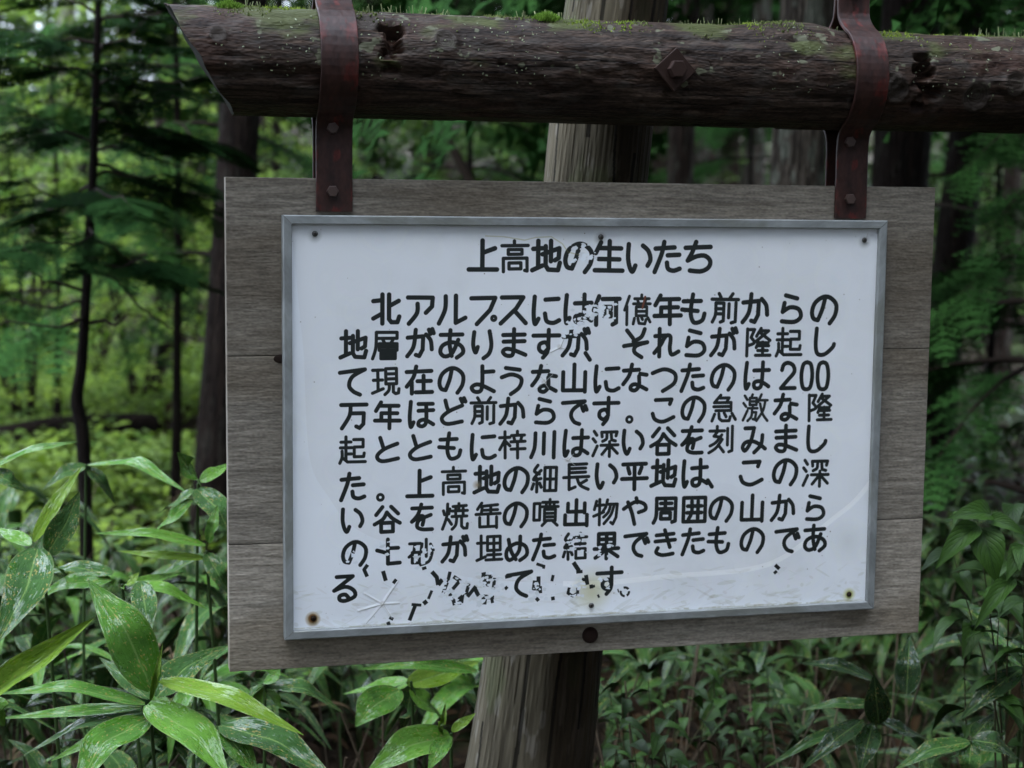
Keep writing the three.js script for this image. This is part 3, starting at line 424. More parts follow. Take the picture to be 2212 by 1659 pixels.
// ───────────────────────── trees ─────────────────────────
const barkTex = (s, dark, light, lich) => tex(256, 512, (u, v) => {
  const a = fbm(u, v, 22, 8, s, 4), f = noise(u * 60, v * 40, 60, 40, s + 3), l = smoothstep(fbm(u, v, 7, 12, s + 60, 4), 0.56, 0.70);
  return mix3(mix3(dark, light, a * a * 1.5), [0.17, 0.18, 0.145], l * lich).map((q) => q * (0.55 + 0.8 * f));
}, { rx: 3, ry: 1 });
const barkBump = tex(256, 512, (u, v) => { const a = fbm(u, v, 22, 8, 4, 4); return smoothstep(Math.abs(a - 0.5), 0, 0.22); }, { srgb: false, rx: 3, ry: 1 });
const bark = (s, d, l, k) => std({ map: barkTex(s, d, l, k), bumpMap: barkBump, bumpScale: 0.02, roughness: 0.9 });
const BARK = { dark: bark(1, [0.006, 0.004, 0.0035], [0.025, 0.017, 0.013], 0.06), brown: bark(2, [0.02, 0.014, 0.011], [0.10, 0.07, 0.055], 0.35), grey: bark(3, [0.03, 0.024, 0.02], [0.15, 0.125, 0.10], 0.75), pale: bark(5, [0.12, 0.11, 0.10], [0.42, 0.40, 0.36], 0.2) };
M.twig = std({ color: rgb(0.022, 0.016, 0.012), roughness: 0.9 });
M.needle = std({ color: rgb(1, 1, 1), roughness: 0.9, specularIntensity: 0.03, side: THREE.DoubleSide });
M.leafy = phy({ color: rgb(1, 1, 1), roughness: 0.9, side: THREE.DoubleSide, transmission: 0.3, thickness: 0, specularIntensity: 0.4 });

// flat fir frond along +x, unit length: axis, side twigs, needles
function frond(fine) {
  const P = [], I = [], tri = (a, b, c) => { const k = P.length / 3; P.push(...a, ...b, ...c); I.push(k, k + 1, k + 2); };
  const strip = (a, b, w) => { const dx = b[0] - a[0], dz = b[2] - a[2], l = Math.hypot(dx, dz) || 1, nx = -dz / l * w, nz = dx / l * w; tri([a[0] + nx, a[1], a[2] + nz], [a[0] - nx, a[1], a[2] - nz], b); };
  const droop = (x) => -0.10 * x * x, np = fine ? 10 : 6;
  const needles = (a, b, n, len) => { for (let i = 0; i < n; i++) for (const s of [-1, 1]) {
    const t = (i + 0.5) / n, x = lerp(a[0], b[0], t), z = lerp(a[2], b[2], t), y = lerp(a[1], b[1], t), dx = b[0] - a[0], dz = b[2] - a[2], l = Math.hypot(dx, dz), ux = dx / l, uz = dz / l, q = len * (1 - 0.4 * t) * rr(0.8, 1.15);
    strip([x, y, z], [x + (ux * 0.45 - uz * s * 0.9) * q, y + rr(-0.015, 0.02), z + (uz * 0.45 + ux * s * 0.9) * q], fine ? 0.012 : 0.016); } };
  strip([0, 0, 0], [1, droop(1), 0], 0.012); needles([0.05, 0, 0], [1, droop(1), 0], fine ? 20 : 10, 0.075);
  for (let i = 0; i < np; i++) for (const s of [-1, 1]) {
    const x = 0.08 + i * 0.8 / np, L = (0.42 - 0.36 * (i / np)) * rr(0.85, 1.15), a = [x, droop(x), 0], b = [x + L * 0.72, droop(x) - 0.05 * L + rr(-0.02, 0.02), s * L * 0.72];
    strip(a, b, 0.009); needles(a, b, fine ? 9 : 5, 0.075);
  }
  const g = new THREE.BufferGeometry(); g.setAttribute('position', new THREE.Float32BufferAttribute(P, 3)); g.setIndex(I); g.computeVertexNormals(); return g;
}
const FROND = [frond(true), frond(false)];
// spray of broad leaves: a few leaf blades round a twig tip
function spray(n, spread, w) {
  const P = [], I = [];
  for (let i = 0; i < n; i++) {
    const b = V(rr(-1, 1) * spread, rr(-0.5, 0.5) * spread, rr(-1, 1) * spread), yaw = rr(0, 6.3), tilt = rr(-0.5, 0.35), d = V(Math.cos(yaw) * Math.cos(tilt), Math.sin(tilt), Math.sin(yaw) * Math.cos(tilt)), s = V(-Math.sin(yaw), rr(-0.3, 0.3), Math.cos(yaw)).normalize(), L = rr(0.75, 1.2), k = P.length / 3;
    const p = (t, q, y = 0) => { const v = b.clone().addScaledVector(d, t * L).addScaledVector(s, q * w * L); v.y += y * L; P.push(v.x, v.y, v.z); };
    p(0, 0); p(0.4, -0.5, 0.05); p(0.4, 0, 0); p(0.4, 0.5, 0.05); p(0.75, -0.33, 0); p(0.75, 0, -0.05); p(0.75, 0.33, 0); p(1, 0, -0.12);
    for (const f of [[0, 1, 2], [0, 2, 3], [1, 4, 5], [1, 5, 2], [2, 5, 6], [2, 6, 3], [4, 7, 5], [5, 7, 6]]) I.push(...f.map((x) => x + k));
  }
  const g = new THREE.BufferGeometry(); g.setAttribute('position', new THREE.Float32BufferAttribute(P, 3)); g.setIndex(I); g.computeVertexNormals(); return g;
}
const SPRAY = spray(7, 0.8, 0.55);
const xf = (p, dir, roll, s) => { // frond placed at p, its axis along dir, face up turned by roll
  const x = dir.clone().normalize(), z = new THREE.Vector3().crossVectors(x, V(0, 1, 0)).normalize(), y = new THREE.Vector3().crossVectors(z, x); const m = new THREE.Matrix4().makeBasis(x, y, z);
  return m.multiply(new THREE.Matrix4().makeRotationX(roll)).scale(V(s, s, s)).setPosition(p);
};
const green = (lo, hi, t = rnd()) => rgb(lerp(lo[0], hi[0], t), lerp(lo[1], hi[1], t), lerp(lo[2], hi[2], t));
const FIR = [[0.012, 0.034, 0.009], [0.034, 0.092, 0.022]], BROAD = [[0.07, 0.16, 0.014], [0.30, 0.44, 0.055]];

// a conifer: trunk through given points, whorls of drooping branches from y0 up to y1
function branchWhorls(base, H, y0, r0, fine, { step = 0.5, per = 4, lean = V(0, 0, 0), size = 0.3 }) {
  const wood = [], mats = [], cols = [];
  for (let y = y0; y < H; y += step * rr(0.7, 1.3)) for (let k = 0; k < per; k++) {
    const t = (y - y0) / (H - y0), L = Math.max(0.15, r0 * (1 - t) * rr(0.65, 1.1) + 0.1), az = rr(0, 6.283), o = base.clone().addScaledVector(lean, y); o.y = base.y + y;
    const path = []; for (let i = 0; i <= 5; i++) { const s = i / 5; path.push(o.clone().add(V(Math.cos(az) * L * s, (0.12 * s - 0.42 * s * s) * L, Math.sin(az) * L * s))); }
    wood.push(tube(path, path.map((_, i) => 0.012 * (1 - i / 6) * Math.min(1.4, L)), 4, { caps: false }));
    const n = Math.max(3, Math.round(L / size * 4));
    for (let i = 0; i < n; i++) { const s = 0.22 + 0.78 * (i + rnd()) / n, c = Math.min(4, Math.floor(s * 5)), p = path[c].clone().lerp(path[c + 1], s * 5 - c), side = pick([-1, 1]) * rr(0.15, 0.95), d = V(Math.cos(az + side), -0.16 - 0.3 * rnd(), Math.sin(az + side)); mats.push(xf(p, d, rr(-0.3, 0.3), size * rr(0.75, 1.3))); cols.push(green(...FIR)); }
  }
  return { wood: mergeGeometries(wood), mats, cols };
}
function trunkGeo(pts, r0, r1, k) {
  const path = smoothPath(pts, 36), n = path.length; return tube(path, path.map((p, i) => lerp(r0, r1, i / (n - 1)) * (1 + 0.55 * Math.exp(-Math.max(0, p.y - path[0].y) * 3.2))), 20, { rough: 0.16, k });
}
// tall trunks placed by the photo column where they stand: [px at y=330, px at y=760, distance, width in px, bark, height, crown start, label]
const TRUNKS = [
  [512, 487, 6.2, 92, 'dark', 13, 7.5, 'dark upright trunk just behind the left edge of the signboard'],
  [596, 592, 15, 22, 'dark', 12, 5, 'thin dark trunk seen between the left hanger strap and the dark trunk'],
  [1470, 1466, 8, 60, 'brown', 14, 4.4, 'brown trunk directly right of the signpost above the board'],
  [1725, 1720, 5.6, 128, 'grey', 14, 3.9, 'grey lichen patched trunk left of the right hanger strap'],
  [1945, 1935, 6.4, 135, 'dark', 15, 3.6, 'widest near black trunk behind the right hanger strap'],
  [2082, 2052, 8.2, 86, 'dark', 14, 3.6, 'dark leaning trunk right of the signboard edge'],
  [2190, 2183, 13, 44, 'brown', 13, 3.8, 'slim brown trunk at the right edge of the view'],
  [1518, 1516, 15, 26, 'grey', 12, 5, 'slender grey trunk far off beside the brown trunk above the board'],
  [1634, 1633, 13, 40, 'grey', 13, 4.6, 'grey far trunk standing just left of the lichen patched trunk'],
  [355, 352, 13, 42, 'grey', 13, 4.8, 'grey trunk in the mid distance between sapling and dark trunk'],
  [412, 410, 18, 36, 'brown', 13, 5, 'faint grey brown trunk left of the dark trunk'],
  [108, 60, 16, 46, 'pale', 11, 5.5, 'pale birch like trunk at the upper left corner'],
  [1690, 1690, 22, 36, 'brown', 14, 5, 'distant brown trunk behind the lichen patched trunk'],
  [2140, 2150, 21, 40, 'brown', 14, 5, 'distant brown trunk beyond the right undergrowth'],
  [265, 262, 24, 34, 'brown', 14, 5, 'distant thin trunk left of centre in the left background'],
  [800, 800, 17, 40, 'dark', 14, 4.4, 'dark trunk seen low between crossbeam and board left of post'],
  [930, 915, 12, 50, 'dark', 13, 3.6, 'dark trunk behind the gap above the heading'],
];
const crownOf = {};
TRUNKS.forEach(([pa, pb, d, w, b, H, cs, label], i) => {
  const A = at(pa, 330, d), Bp = at(pb, 760, d), r = w / 2 / FPX * d, slope = (A.x - Bp.x) / (A.y - Bp.y), gx = A.x - slope * A.y, gz = A.z, gy = hgt(gx, gz) - 0.08;
  const t = thing('forest_tree', label, 'tree', V(gx, gy, gz), 'forest trees behind the signboard');
  const pts = []; for (let k = 0; k <= 6; k++) { const y = H * k / 6; pts.push(V(slope * y * (y < 4 ? 1 : 4 / y) + (k > 2 ? rr(-0.04, 0.04) : 0), y, 0)); }
  mesh('trunk', trunkGeo(pts, r, r * 0.45, i * 13), BARK[b], t);
  seed = 500 + i; const c = branchWhorls(V(slope * 4, 0, 0), H, pb < 450 ? 9.5 : cs, pb < 450 ? 1.0 : rr(1.9, 2.6), false, { step: 0.55, per: 4, size: 0.62 });
  mesh('branches', c.wood, M.twig, t).userData.kind = 'stuff'; instanced('crown', FROND[1], M.needle, c.mats, c.cols, t);
  for (let k = 0; k < 6; k++) { const y = rr(1.2, cs), az = rr(0, 6.28), L = rr(0.3, 1.1); mesh('dead_branch', tube([V(slope * y, y, 0), V(slope * y + Math.cos(az) * L * 0.5, y - 0.02 * L, Math.sin(az) * L * 0.5), V(slope * y + Math.cos(az) * L, y - rr(0.05, 0.35) * L, Math.sin(az) * L)], [0.012, 0.008, 0.003], 4), M.twig, t); }
});
// more of the same wood: farther trunks filling the depth
{
  seed = 901; const kinds = ['dark', 'brown', 'grey'], protos = kinds.map((b, i) => {
    const t = new THREE.Group(); mesh('trunk', trunkGeo([V(0, -0.2, 0), V(0.05, 5, 0), V(0, 13, 0)], 0.13, 0.05, 70 + i), BARK[b], t);
    const c = branchWhorls(V(0, 0, 0), 13, 3.4, 2.3, false, { step: 0.6, per: 4, size: 0.66 }); mesh('branches', c.wood, M.twig, t).userData.kind = 'stuff'; instanced('crown', FROND[1], M.needle, c.mats, c.cols, t); return t;
  });
  let n = 0; for (let i = 0; i < 40; i++) {
    const d = 17 + 26 * Math.pow((i + rnd()) / 40, 1.0), px = rr(i % 3 ? 700 : -150, 2400), p = col(px, d); p.y = hgt(p.x, p.z);
    const o = protos[i % 3].clone(); o.name = numbered('forest_tree'); o.position.copy(p); o.rotation.y = rr(0, 6.28); o.scale.setScalar(rr(0.75, 1.25)); scene.add(o);
    if (px < 700) o.remove(o.children[2], o.children[1]); tag(o, 'one of the dim far trunks deep in the forest behind everything', 'tree', 'dim far trunks deep in the forest');
  }
}
{
  seed = 1201; const t = new THREE.Group(); mesh('trunk', trunkGeo([V(0, -0.2, 0), V(0.05, 5, 0), V(0, 12, 0)], 0.15, 0.05, 90), BARK.grey, t);
  const c = branchWhorls(V(0, 0, 0), 12, 1.6, 2.8, false, { step: 0.55, per: 4, size: 0.95 }); mesh('branches', c.wood, M.twig, t).userData.kind = 'stuff'; instanced('crown', FROND[1], M.needle, c.mats, c.cols, t);
  for (let i = 0; i < 26; i++) { const a = -1.25 + 3.4 * i / 25, r = rr(6.5, 8) + (i % 2) * 3.2, o = t.clone(); o.name = numbered('added_shade_tree'); o.position.set(CAM.x + Math.sin(a) * r + (a < 0 ? -1.5 : 0), 0, CAM.z + Math.cos(a) * r); o.rotation.y = rr(0, 6); o.scale.setScalar(rr(1.05, 1.4)); o.userData.kind = 'thing'; scene.add(o); tag(o, 'unseen tall conifer added round the clearing to hold back sky light', 'tree', 'unseen conifers added for shade'); }  // unseen trees added to block the low sky around the clearing
  [[2750, 5.0], [2560, 6.0], [2450, 7.5]].forEach(([px, d]) => { const o = t.clone(); o.name = numbered('added_shade_tree'); o.position.copy(col(px, d)); o.scale.set(0.95, 2.5, 0.95); o.userData.kind = 'thing'; scene.add(o); tag(o, 'unseen tall conifer added round the clearing to hold back sky light', 'tree', 'unseen conifers added for shade'); });  // more unseen conifers added to shade the right side
  seed = 1301; const mats = [], cols = [];
  for (let i = 0; i < 9000; i++) { const d = rr(30, 46), px = rr(-500, 2700), p = col(px, d); p.y = hgt(p.x, p.z) + 9 * Math.pow(rnd(), 0.8); if (noise(px * 0.011, p.y * 0.6, 999, 999, 4) < 0.2) continue; mats.push(new THREE.Matrix4().compose(p, new THREE.Quaternion().setFromEuler(new THREE.Euler(rr(-0.5, 0.5), rr(0, 6.28), rr(-0.5, 0.5))), V(1, 1, 1).multiplyScalar(rr(0.2, 0.42)))); cols.push(green([0.018, 0.05, 0.01], [0.085, 0.15, 0.03])); }
  tag(instanced('far_wood', SPRAY, M.leafy, mats, cols), 'far off green wood closing the view between the trunks', 'far wood');
}
// ───────────────────────── fir saplings with low foliage ─────────────────────────
function firSapling(label, trunkPts, rad, branches, size, fine, cols = FIR) {
  const base = trunkPts[0].clone(), L = (p) => p.clone().sub(base), t = thing('fir_sapling', label, 'sapling', base, 'young firs in the undergrowth');
  const path = smoothPath(trunkPts.map(L), 30); mesh('trunk', tube(path, path.map((_, i) => rad * (1 - 0.6 * i / 30)), 10, { rough: 0.25 }), BARK.dark, t);
  const wood = [], mats = [], cc = [];
  for (const [a, b, bare] of branches) {
    const wob = rr(-1, 1), arch = rr(-0.05, 0.07), A = L(a), Bv = L(b), n = 6, D = Bv.clone().sub(A), len = D.length(), pts = []; for (let i = 0; i <= n; i++) { const s = i / n; pts.push(A.clone().addScaledVector(D, s).add(V(wob * 0.05 * Math.sin(s * 7), arch * len * Math.sin(s * Math.PI) + 0.012 * Math.sin(s * 11 + wob), wob * 0.04 * Math.sin(s * 5)))); }
    mesh('branch', tube(pts, pts.map((_, i) => rad * rr(0.22, 0.34) * (1 - i / (n + 1))), 5, { rough: 0.2 }), M.twig, t);
    if (bare) continue; const k = Math.round(len / size * 10);
    for (let i = 0; i < k; i++) { const s = 0.12 + 0.88 * (i + rnd()) / k, c = Math.min(n - 1, Math.floor(s * n)), p = pts[c].clone().lerp(pts[c + 1], s * n - c), d = D.clone().normalize(); d.y *= 0.4; const sd = new THREE.Vector3().crossVectors(d, V(0, 1, 0)).multiplyScalar(pick([-1, 1]) * rr(0.3, 1.3)); mats.push(xf(p, d.add(sd).add(V(0, -0.12 - 0.25 * rnd(), 0)), rr(-0.25, 0.25), size * rr(0.7, 1.25) * (1 - 0.3 * s))); cc.push(green(...cols)); }
  }
  if (mats.length) instanced('foliage', FROND[fine ? 0 : 1], M.needle, mats, cc, t); return t;
}
{
  seed = 31; const d = 4.6, q = (x, y, k = d) => at(x, y, k), foot = q(182, 1010); foot.y = 0;
  const br = [];
  for (const [x, y, u, v, k, bare] of [[190, 460, 0, 383, 4.4], [200, 330, 340, 288, 4.5], [190, 585, 420, 735, 4.5, 1], [182, 622, -20, 572, 4.4, 1], [182, 655, -20, 650, 4.6, 1], [180, 692, -30, 705, 4.5, 1], [195, 700, 330, 676, 4.5, 1], [190, 560, 330, 560, 4.3], [200, 300, 20, 250, 4.3], [205, 240, 430, 190, 4.4], [205, 220, 420, 300, 4.8], [208, 170, -30, 130, 4.5], [208, 150, 400, 90, 4.3], [210, 120, 330, 30, 5], [210, 90, -10, 60, 4.2], [210, 60, 440, -30, 4.6], [195, 380, 430, 400, 4.7], [195, 420, 300, 470, 4.1], [195, 400, 60, 480, 4.9], [192, 500, 40, 540, 4.2], [192, 520, 400, 600, 5], [208, 180, 500, 160, 5.2], [205, 260, 480, 330, 5.2], [200, 350, 470, 470, 5], [212, 30, 60, -60, 4.6], [212, 0, 380, -60, 4.2]]) br.push([q(x, y), q(u, v, k), bare]);
  firSapling('slender fir sapling with dark drooping fronds left of the signboard', [foot, q(178, 930), q(166, 865), q(176, 790), q(190, 560), q(204, 300), q(212, 0), q(214, -160)], 0.02, br, 0.24, true, [[0.005, 0.017, 0.005], [0.017, 0.048, 0.012]]);  // fronds darker than FIR: the shadow on them is put into the green
  // others standing farther off
  const far = (label, px, d, y0, H, r0, step, size, s) => {
    seed = s; const p = col(px, d); p.y = hgt(p.x, p.z); const t = thing('fir_sapling', label, 'sapling', p, 'young firs in the undergrowth');
    mesh('trunk', trunkGeo([V(0, -0.1, 0), V(0.03, H / 2, 0), V(0, H, 0)], 0.022, 0.006, s), BARK.dark, t);
    const c = branchWhorls(V(0, 0, 0), H, y0, r0, false, { step, per: 5, size }); mesh('branches', c.wood, M.twig, t).userData.kind = 'stuff'; instanced('foliage', FROND[1], M.needle, c.mats, c.cols, t);
  };
  far('dark fir sapling with layered fronds behind the right edge of the board', 2270, 5.6, 0.3, 3.4, 1.15, 0.24, 0.30, 61);
  far('fir sapling filling the gap between crossbeam and board', 1000, 8.5, 0.9, 3.6, 1.0, 0.30, 0.38, 62);
  far('fir sapling with dark fronds behind the upper left end of the crossbeam', 470, 9.5, 2.0, 4.0, 1.0, 0.36, 0.4, 63);
  far('fir sapling at the far left edge with dim fronds', -130, 7.0, 1.0, 3.0, 1.0, 0.36, 0.34, 64);
  far('fir sapling low on the right beside the leaning trunk', 2130, 8.5, 0.3, 2.4, 1.0, 0.26, 0.34, 65);
  far('dark fir sapling between the slender one and the dark trunk', 375, 7.2, 1.2, 3.6, 0.95, 0.26, 0.34, 71);
  far('small fir sapling seen behind the lichen patched trunk', 1600, 10.5, 1.2, 3.4, 0.9, 0.34, 0.36, 66);
  far('fir sapling deep in the left background', 120, 9.5, 0.9, 2.6, 0.9, 0.36, 0.38, 67);
  far('fir sapling behind the grey mid distance trunk', 345, 11, 0.7, 2.6, 0.9, 0.36, 0.4, 68);
}
// ───────────────────────── broadleaf understory, greens brightened where the canopy opens ─────────────────────────
function broadleaf(label, px, d, H, w, nLeaf, leaf, cols, s, low = 0.25, group = 'leafy bushes and young trees in the background') {
  seed = s; const p = col(px, d); p.y = hgt(p.x, p.z); const t = thing('leafy_bush', label, 'bush', p, group);
  const stems = [], mats = [], cc = [];
  for (let i = 0; i < 7; i++) { const az = rr(0, 6.28), e = V(Math.cos(az) * w * rr(0.2, 0.8), H * rr(0.6, 1), Math.sin(az) * w * rr(0.2, 0.8)); stems.push(tube([V(rr(-0.05, 0.05), -0.05, rr(-0.05, 0.05)), e.clone().multiplyScalar(0.5).add(V(0, H * 0.12, 0)), e], [0.02, 0.012, 0.004], 5)); }
  for (let i = 0; i < nLeaf * 1.7; i++) {
    const lay = Math.floor(rr(0, 6)) / 6, az = rr(0, 6.28), r = w * Math.sqrt(rnd()) * (0.55 + 0.45 * Math.sin(Math.PI * (0.25 + 0.6 * lay))), y = H * (low + (1 - low) * lay) + rr(-0.08, 0.08) * H * 0.6 - 0.12 * r;
    if (noise(az * 1.6 + 20, lay * 9 + s, 99, 99, s) < 0.42) continue;
    mats.push(new THREE.Matrix4().compose(V(Math.cos(az) * r, y, Math.sin(az) * r), new THREE.Quaternion().setFromEuler(new THREE.Euler(rr(-0.35, 0.35), rr(0, 6.28), rr(-0.35, 0.35))), V(1, 1, 1).multiplyScalar(0.68 * leaf * rr(0.7, 1.3)))); cc.push(green(...cols));
  }
  mesh('stems', mergeGeometries(stems), M.twig, t).userData.kind = 'stuff'; instanced('foliage', SPRAY, M.leafy, mats, cc, t); return t;
}
[
  ['bright leafy bush high at the far left edge', 20, 12, 3.5, 1.8, 700, 0.085, 101], ['bright leafy young tree behind the fir sapling', 215, 14, 3.6, 1.9, 800, 0.085, 102], ['bright green bush low in the left background', 60, 10, 1.9, 1.5, 600, 0.07, 103],
  ['pale green young tree beyond the dark trunk', 400, 16, 3.6, 1.9, 800, 0.09, 104], ['leafy bush at mid height behind the bare sapling stem', 300, 11, 2.0, 1.3, 550, 0.07, 105], ['leafy bush seen in the gap left of the post', 860, 11, 2.6, 1.2, 360, 0.08, 106],
  ['leafy bush seen in the gap right beside the post', 1130, 11.5, 2.3, 0.9, 280, 0.08, 107], ['far pale green bush between trunks above the board', 1580, 24, 3.6, 2.2, 700, 0.11, 108], ['far pale green bush right of the widest trunk', 2130, 19, 4.2, 1.8, 700, 0.10, 109],
  ['far green tree crown right of the leaning trunk', 2210, 22, 5.4, 2.2, 700, 0.11, 110], ['leafy young tree behind the crossbeam middle', 1240, 18, 5.6, 2.0, 700, 0.10, 111], ['far leafy young tree above the left strap', 700, 18, 5.0, 1.3, 500, 0.10, 112],
  ['far leafy bush low behind the leaning trunk', 2150, 14, 2.0, 1.2, 420, 0.08, 113], ['far green tree crown above the widest trunk', 1760, 28, 6.0, 2.6, 800, 0.12, 114],
].forEach(([l, px, d, H, w, n, leaf, s]) => broadleaf(l, px, d, H, w, n, leaf, px > 480 ? [[0.03, 0.08, 0.012], [0.13, 0.23, 0.035]] : BROAD, s));  // darker greens away from the opening, canopy shade put into the colour

// ───────────────────────── bamboo grass and undergrowth near the sign ─────────────────────────
const sasaTex = (s, dark, light, speck) => tex(256, 1024, (u, v) => { // v along the leaf, u across
  const mid = Math.exp(-Math.pow((u - 0.5) / 0.022, 2)), ve = Math.abs(Math.sin(u * 60)), b = fbm(u, v, 4, 12, s, 4), ed = smoothstep(Math.abs(u - 0.5), 0.455, 0.5);
  let c = mix3(dark, light, clamp(b * 1.1 - 0.1 + 0.06 * ve, 0, 1)); c = mix3(c, [0.13, 0.21, 0.055], mid * 0.75);
  const sp = noise(u * 26, v * 52, 26, 52, s + 9), s2 = noise(u * 60, v * 60, 60, 60, s + 19), zone = fbm(u, v, 3, 5, s + 29, 3); if (sp * 0.7 + s2 * 0.3 + (zone - 0.5) * 0.35 > 0.83 - speck) c = mix3(c, [0.28, 0.21, 0.065], 0.6);
  return mix3(c, [0.14, 0.17, 0.07], ed * 0.5);
});
const sasaBump = tex(256, 1024, (u, v) => { const drop = smoothstep(noise(u * 34, v * 120, 34, 120, 5), 0.78, 0.92), w = fbm(u, v, 9, 14, 50, 3), ln = noise(u * 40, v * 10, 40, 10, 66); return clamp(0.30 + 0.10 * ln - 0.12 * Math.exp(-Math.pow((u - 0.5) / 0.03, 2)) + 0.22 * drop + 0.5 * (w - 0.5), 0, 1); }, { srgb: false });
const wetTex = (s) => tex(256, 1024, (u, v) => { // wet film and drops: smooth where wet, dull elsewhere
  const a = fbm(u, v, 4, 9, s, 3), b = noise(u * 36, v * 9, 36, 9, s + 7), d = noise(u * 40, v * 150, 40, 150, s + 13), wet = smoothstep(a * 0.75 + b * 0.35, 0.55, 0.63), drop = smoothstep(d, 0.90, 0.95);
  return lerp(1.0, 0.07, Math.max(wet, drop)); }, { srgb: false });
const sasaM = (s, d, l, k, o = {}) => phy({ map: sasaTex(s, d, l, k), bumpMap: sasaBump, bumpScale: 0.003, roughnessMap: wetTex(s * 31), roughness: 1, specularIntensity: 0.7, side: THREE.DoubleSide, ...o });
const LEAF = [sasaM(1, [0.026, 0.088, 0.007], [0.068, 0.175, 0.017], 0.03), sasaM(2, [0.015, 0.052, 0.009], [0.038, 0.10, 0.016], 0.08), sasaM(3, [0.042, 0.12, 0.009], [0.09, 0.205, 0.02], 0.01), sasaM(4, [0.07, 0.14, 0.006], [0.115, 0.195, 0.013], 0.0), sasaM(5, [0.007, 0.024, 0.005], [0.018, 0.05, 0.009], 0.05)];  // the last is a darkened copy with deep shadow in its green
M.dry = std({ map: sasaTex(9, [0.06, 0.038, 0.02], [0.15, 0.10, 0.055], 0.0), bumpMap: sasaBump, bumpScale: 0.002, roughness: 0.8, side: THREE.DoubleSide });
M.culm = std({ color: rgb(0.03, 0.055, 0.016), roughness: 0.5 }); M.culmDry = std({ color: rgb(0.11, 0.08, 0.05), roughness: 0.8 });
const leafWidth = (t) => Math.pow(Math.sin(Math.PI * Math.pow(t, 0.72)), 0.8) * (1 - 0.25 * t) * 1.08;
// leaf along a path; up tells which way its face looks; fold lifts the edges, twist turns it along its length
function leafGeo(path, w, up, { fold = 0.12, twist = 0, nu = 6, nv = 16, wave = 0.03, cut = 1 } = {}) {
  const P = smoothPath(path, nv), ph = rr(0, 6);
  return grid(nu, nv, (a, b) => {
    const j = Math.round(b * nv), T = P[Math.min(nv, j + 1)].clone().sub(P[Math.max(0, j - 1)]).normalize(); let N = up.clone().addScaledVector(T, -up.dot(T)).normalize(); let S = new THREE.Vector3().crossVectors(T, N);
    if (twist) { N.applyAxisAngle(T, twist * b); S.applyAxisAngle(T, twist * b); }
    const s = a * 2 - 1, hw = w / 2 * leafWidth(Math.min(0.995, 0.012 + b * 0.985 * cut)), p = P[j].clone().addScaledVector(S, s * hw).addScaledVector(N, (Math.abs(s) * fold + wave * Math.sin(b * 9 + ph + s * 2) * Math.abs(s)) * hw * 2);
    return { x: p.x, y: p.y, z: p.z, u: a, v: b };
  });
}
// a leaf drawn from its base to its tip in the photograph, at real distances
const toCam = (p) => CAM.clone().sub(p).normalize();
function heroLeaf(plant, [x0, y0, x1, y1, w, m, o = {}]) {
  const d = plant.userData.dist, d0 = d + (o.d0 ?? 0), d1 = d + (o.d1 ?? 0), A = at(x0, y0, d0), C = at(x1, y1, d1), mid = at((x0 + x1) / 2 + (o.bx ?? 0), (y0 + y1) / 2 + (o.by ?? 0), (d0 + d1) / 2 - (o.bow ?? 0.02));
  const q1 = A.clone().lerp(mid, 0.5).lerp(mid, 0.12), q2 = mid.clone().lerp(C, 0.5).lerp(mid, 0.12), up = toCam(mid).multiplyScalar(o.face ?? 0.7).add(V(0, o.up ?? 0.7, 0)).normalize();
  const g = leafGeo([A, q1, mid, q2, C].map((p) => p.sub(plant.position)), w / FPX * d * (o.wk ?? 1), up, o), l = mesh('leaf', g, typeof m === 'number' ? LEAF[m] : m, plant); if (o.label) l.userData.label = o.label; return l;
}
function heroPlant(label, px, py, d, leaves, stemTo, group, name = 'bamboo_grass') {
  const top = at(px, py, d), foot = stemTo ? at(...stemTo) : top.clone().add(V(rr(-0.12, 0.12), 0, rr(-0.1, 0.1))); foot.y = hgt(foot.x, foot.z) - 0.02;
  const t = thing(name, label, 'bamboo grass', foot, group); t.userData.dist = d;
  const a = top.clone().sub(foot), pts = [V(0, 0, 0), a.clone().multiplyScalar(0.5).add(V(rr(-0.02, 0.02), 0, 0)), a]; mesh('culm', tube(smoothPath(pts, 14), Array.from({ length: 15 }, (_, i) => 0.0042 - 0.0016 * i / 14), 7), M.culm, t);
  leaves.forEach((l) => heroLeaf(t, l)); delete t.userData.dist; return t;
}
seed = 4001;
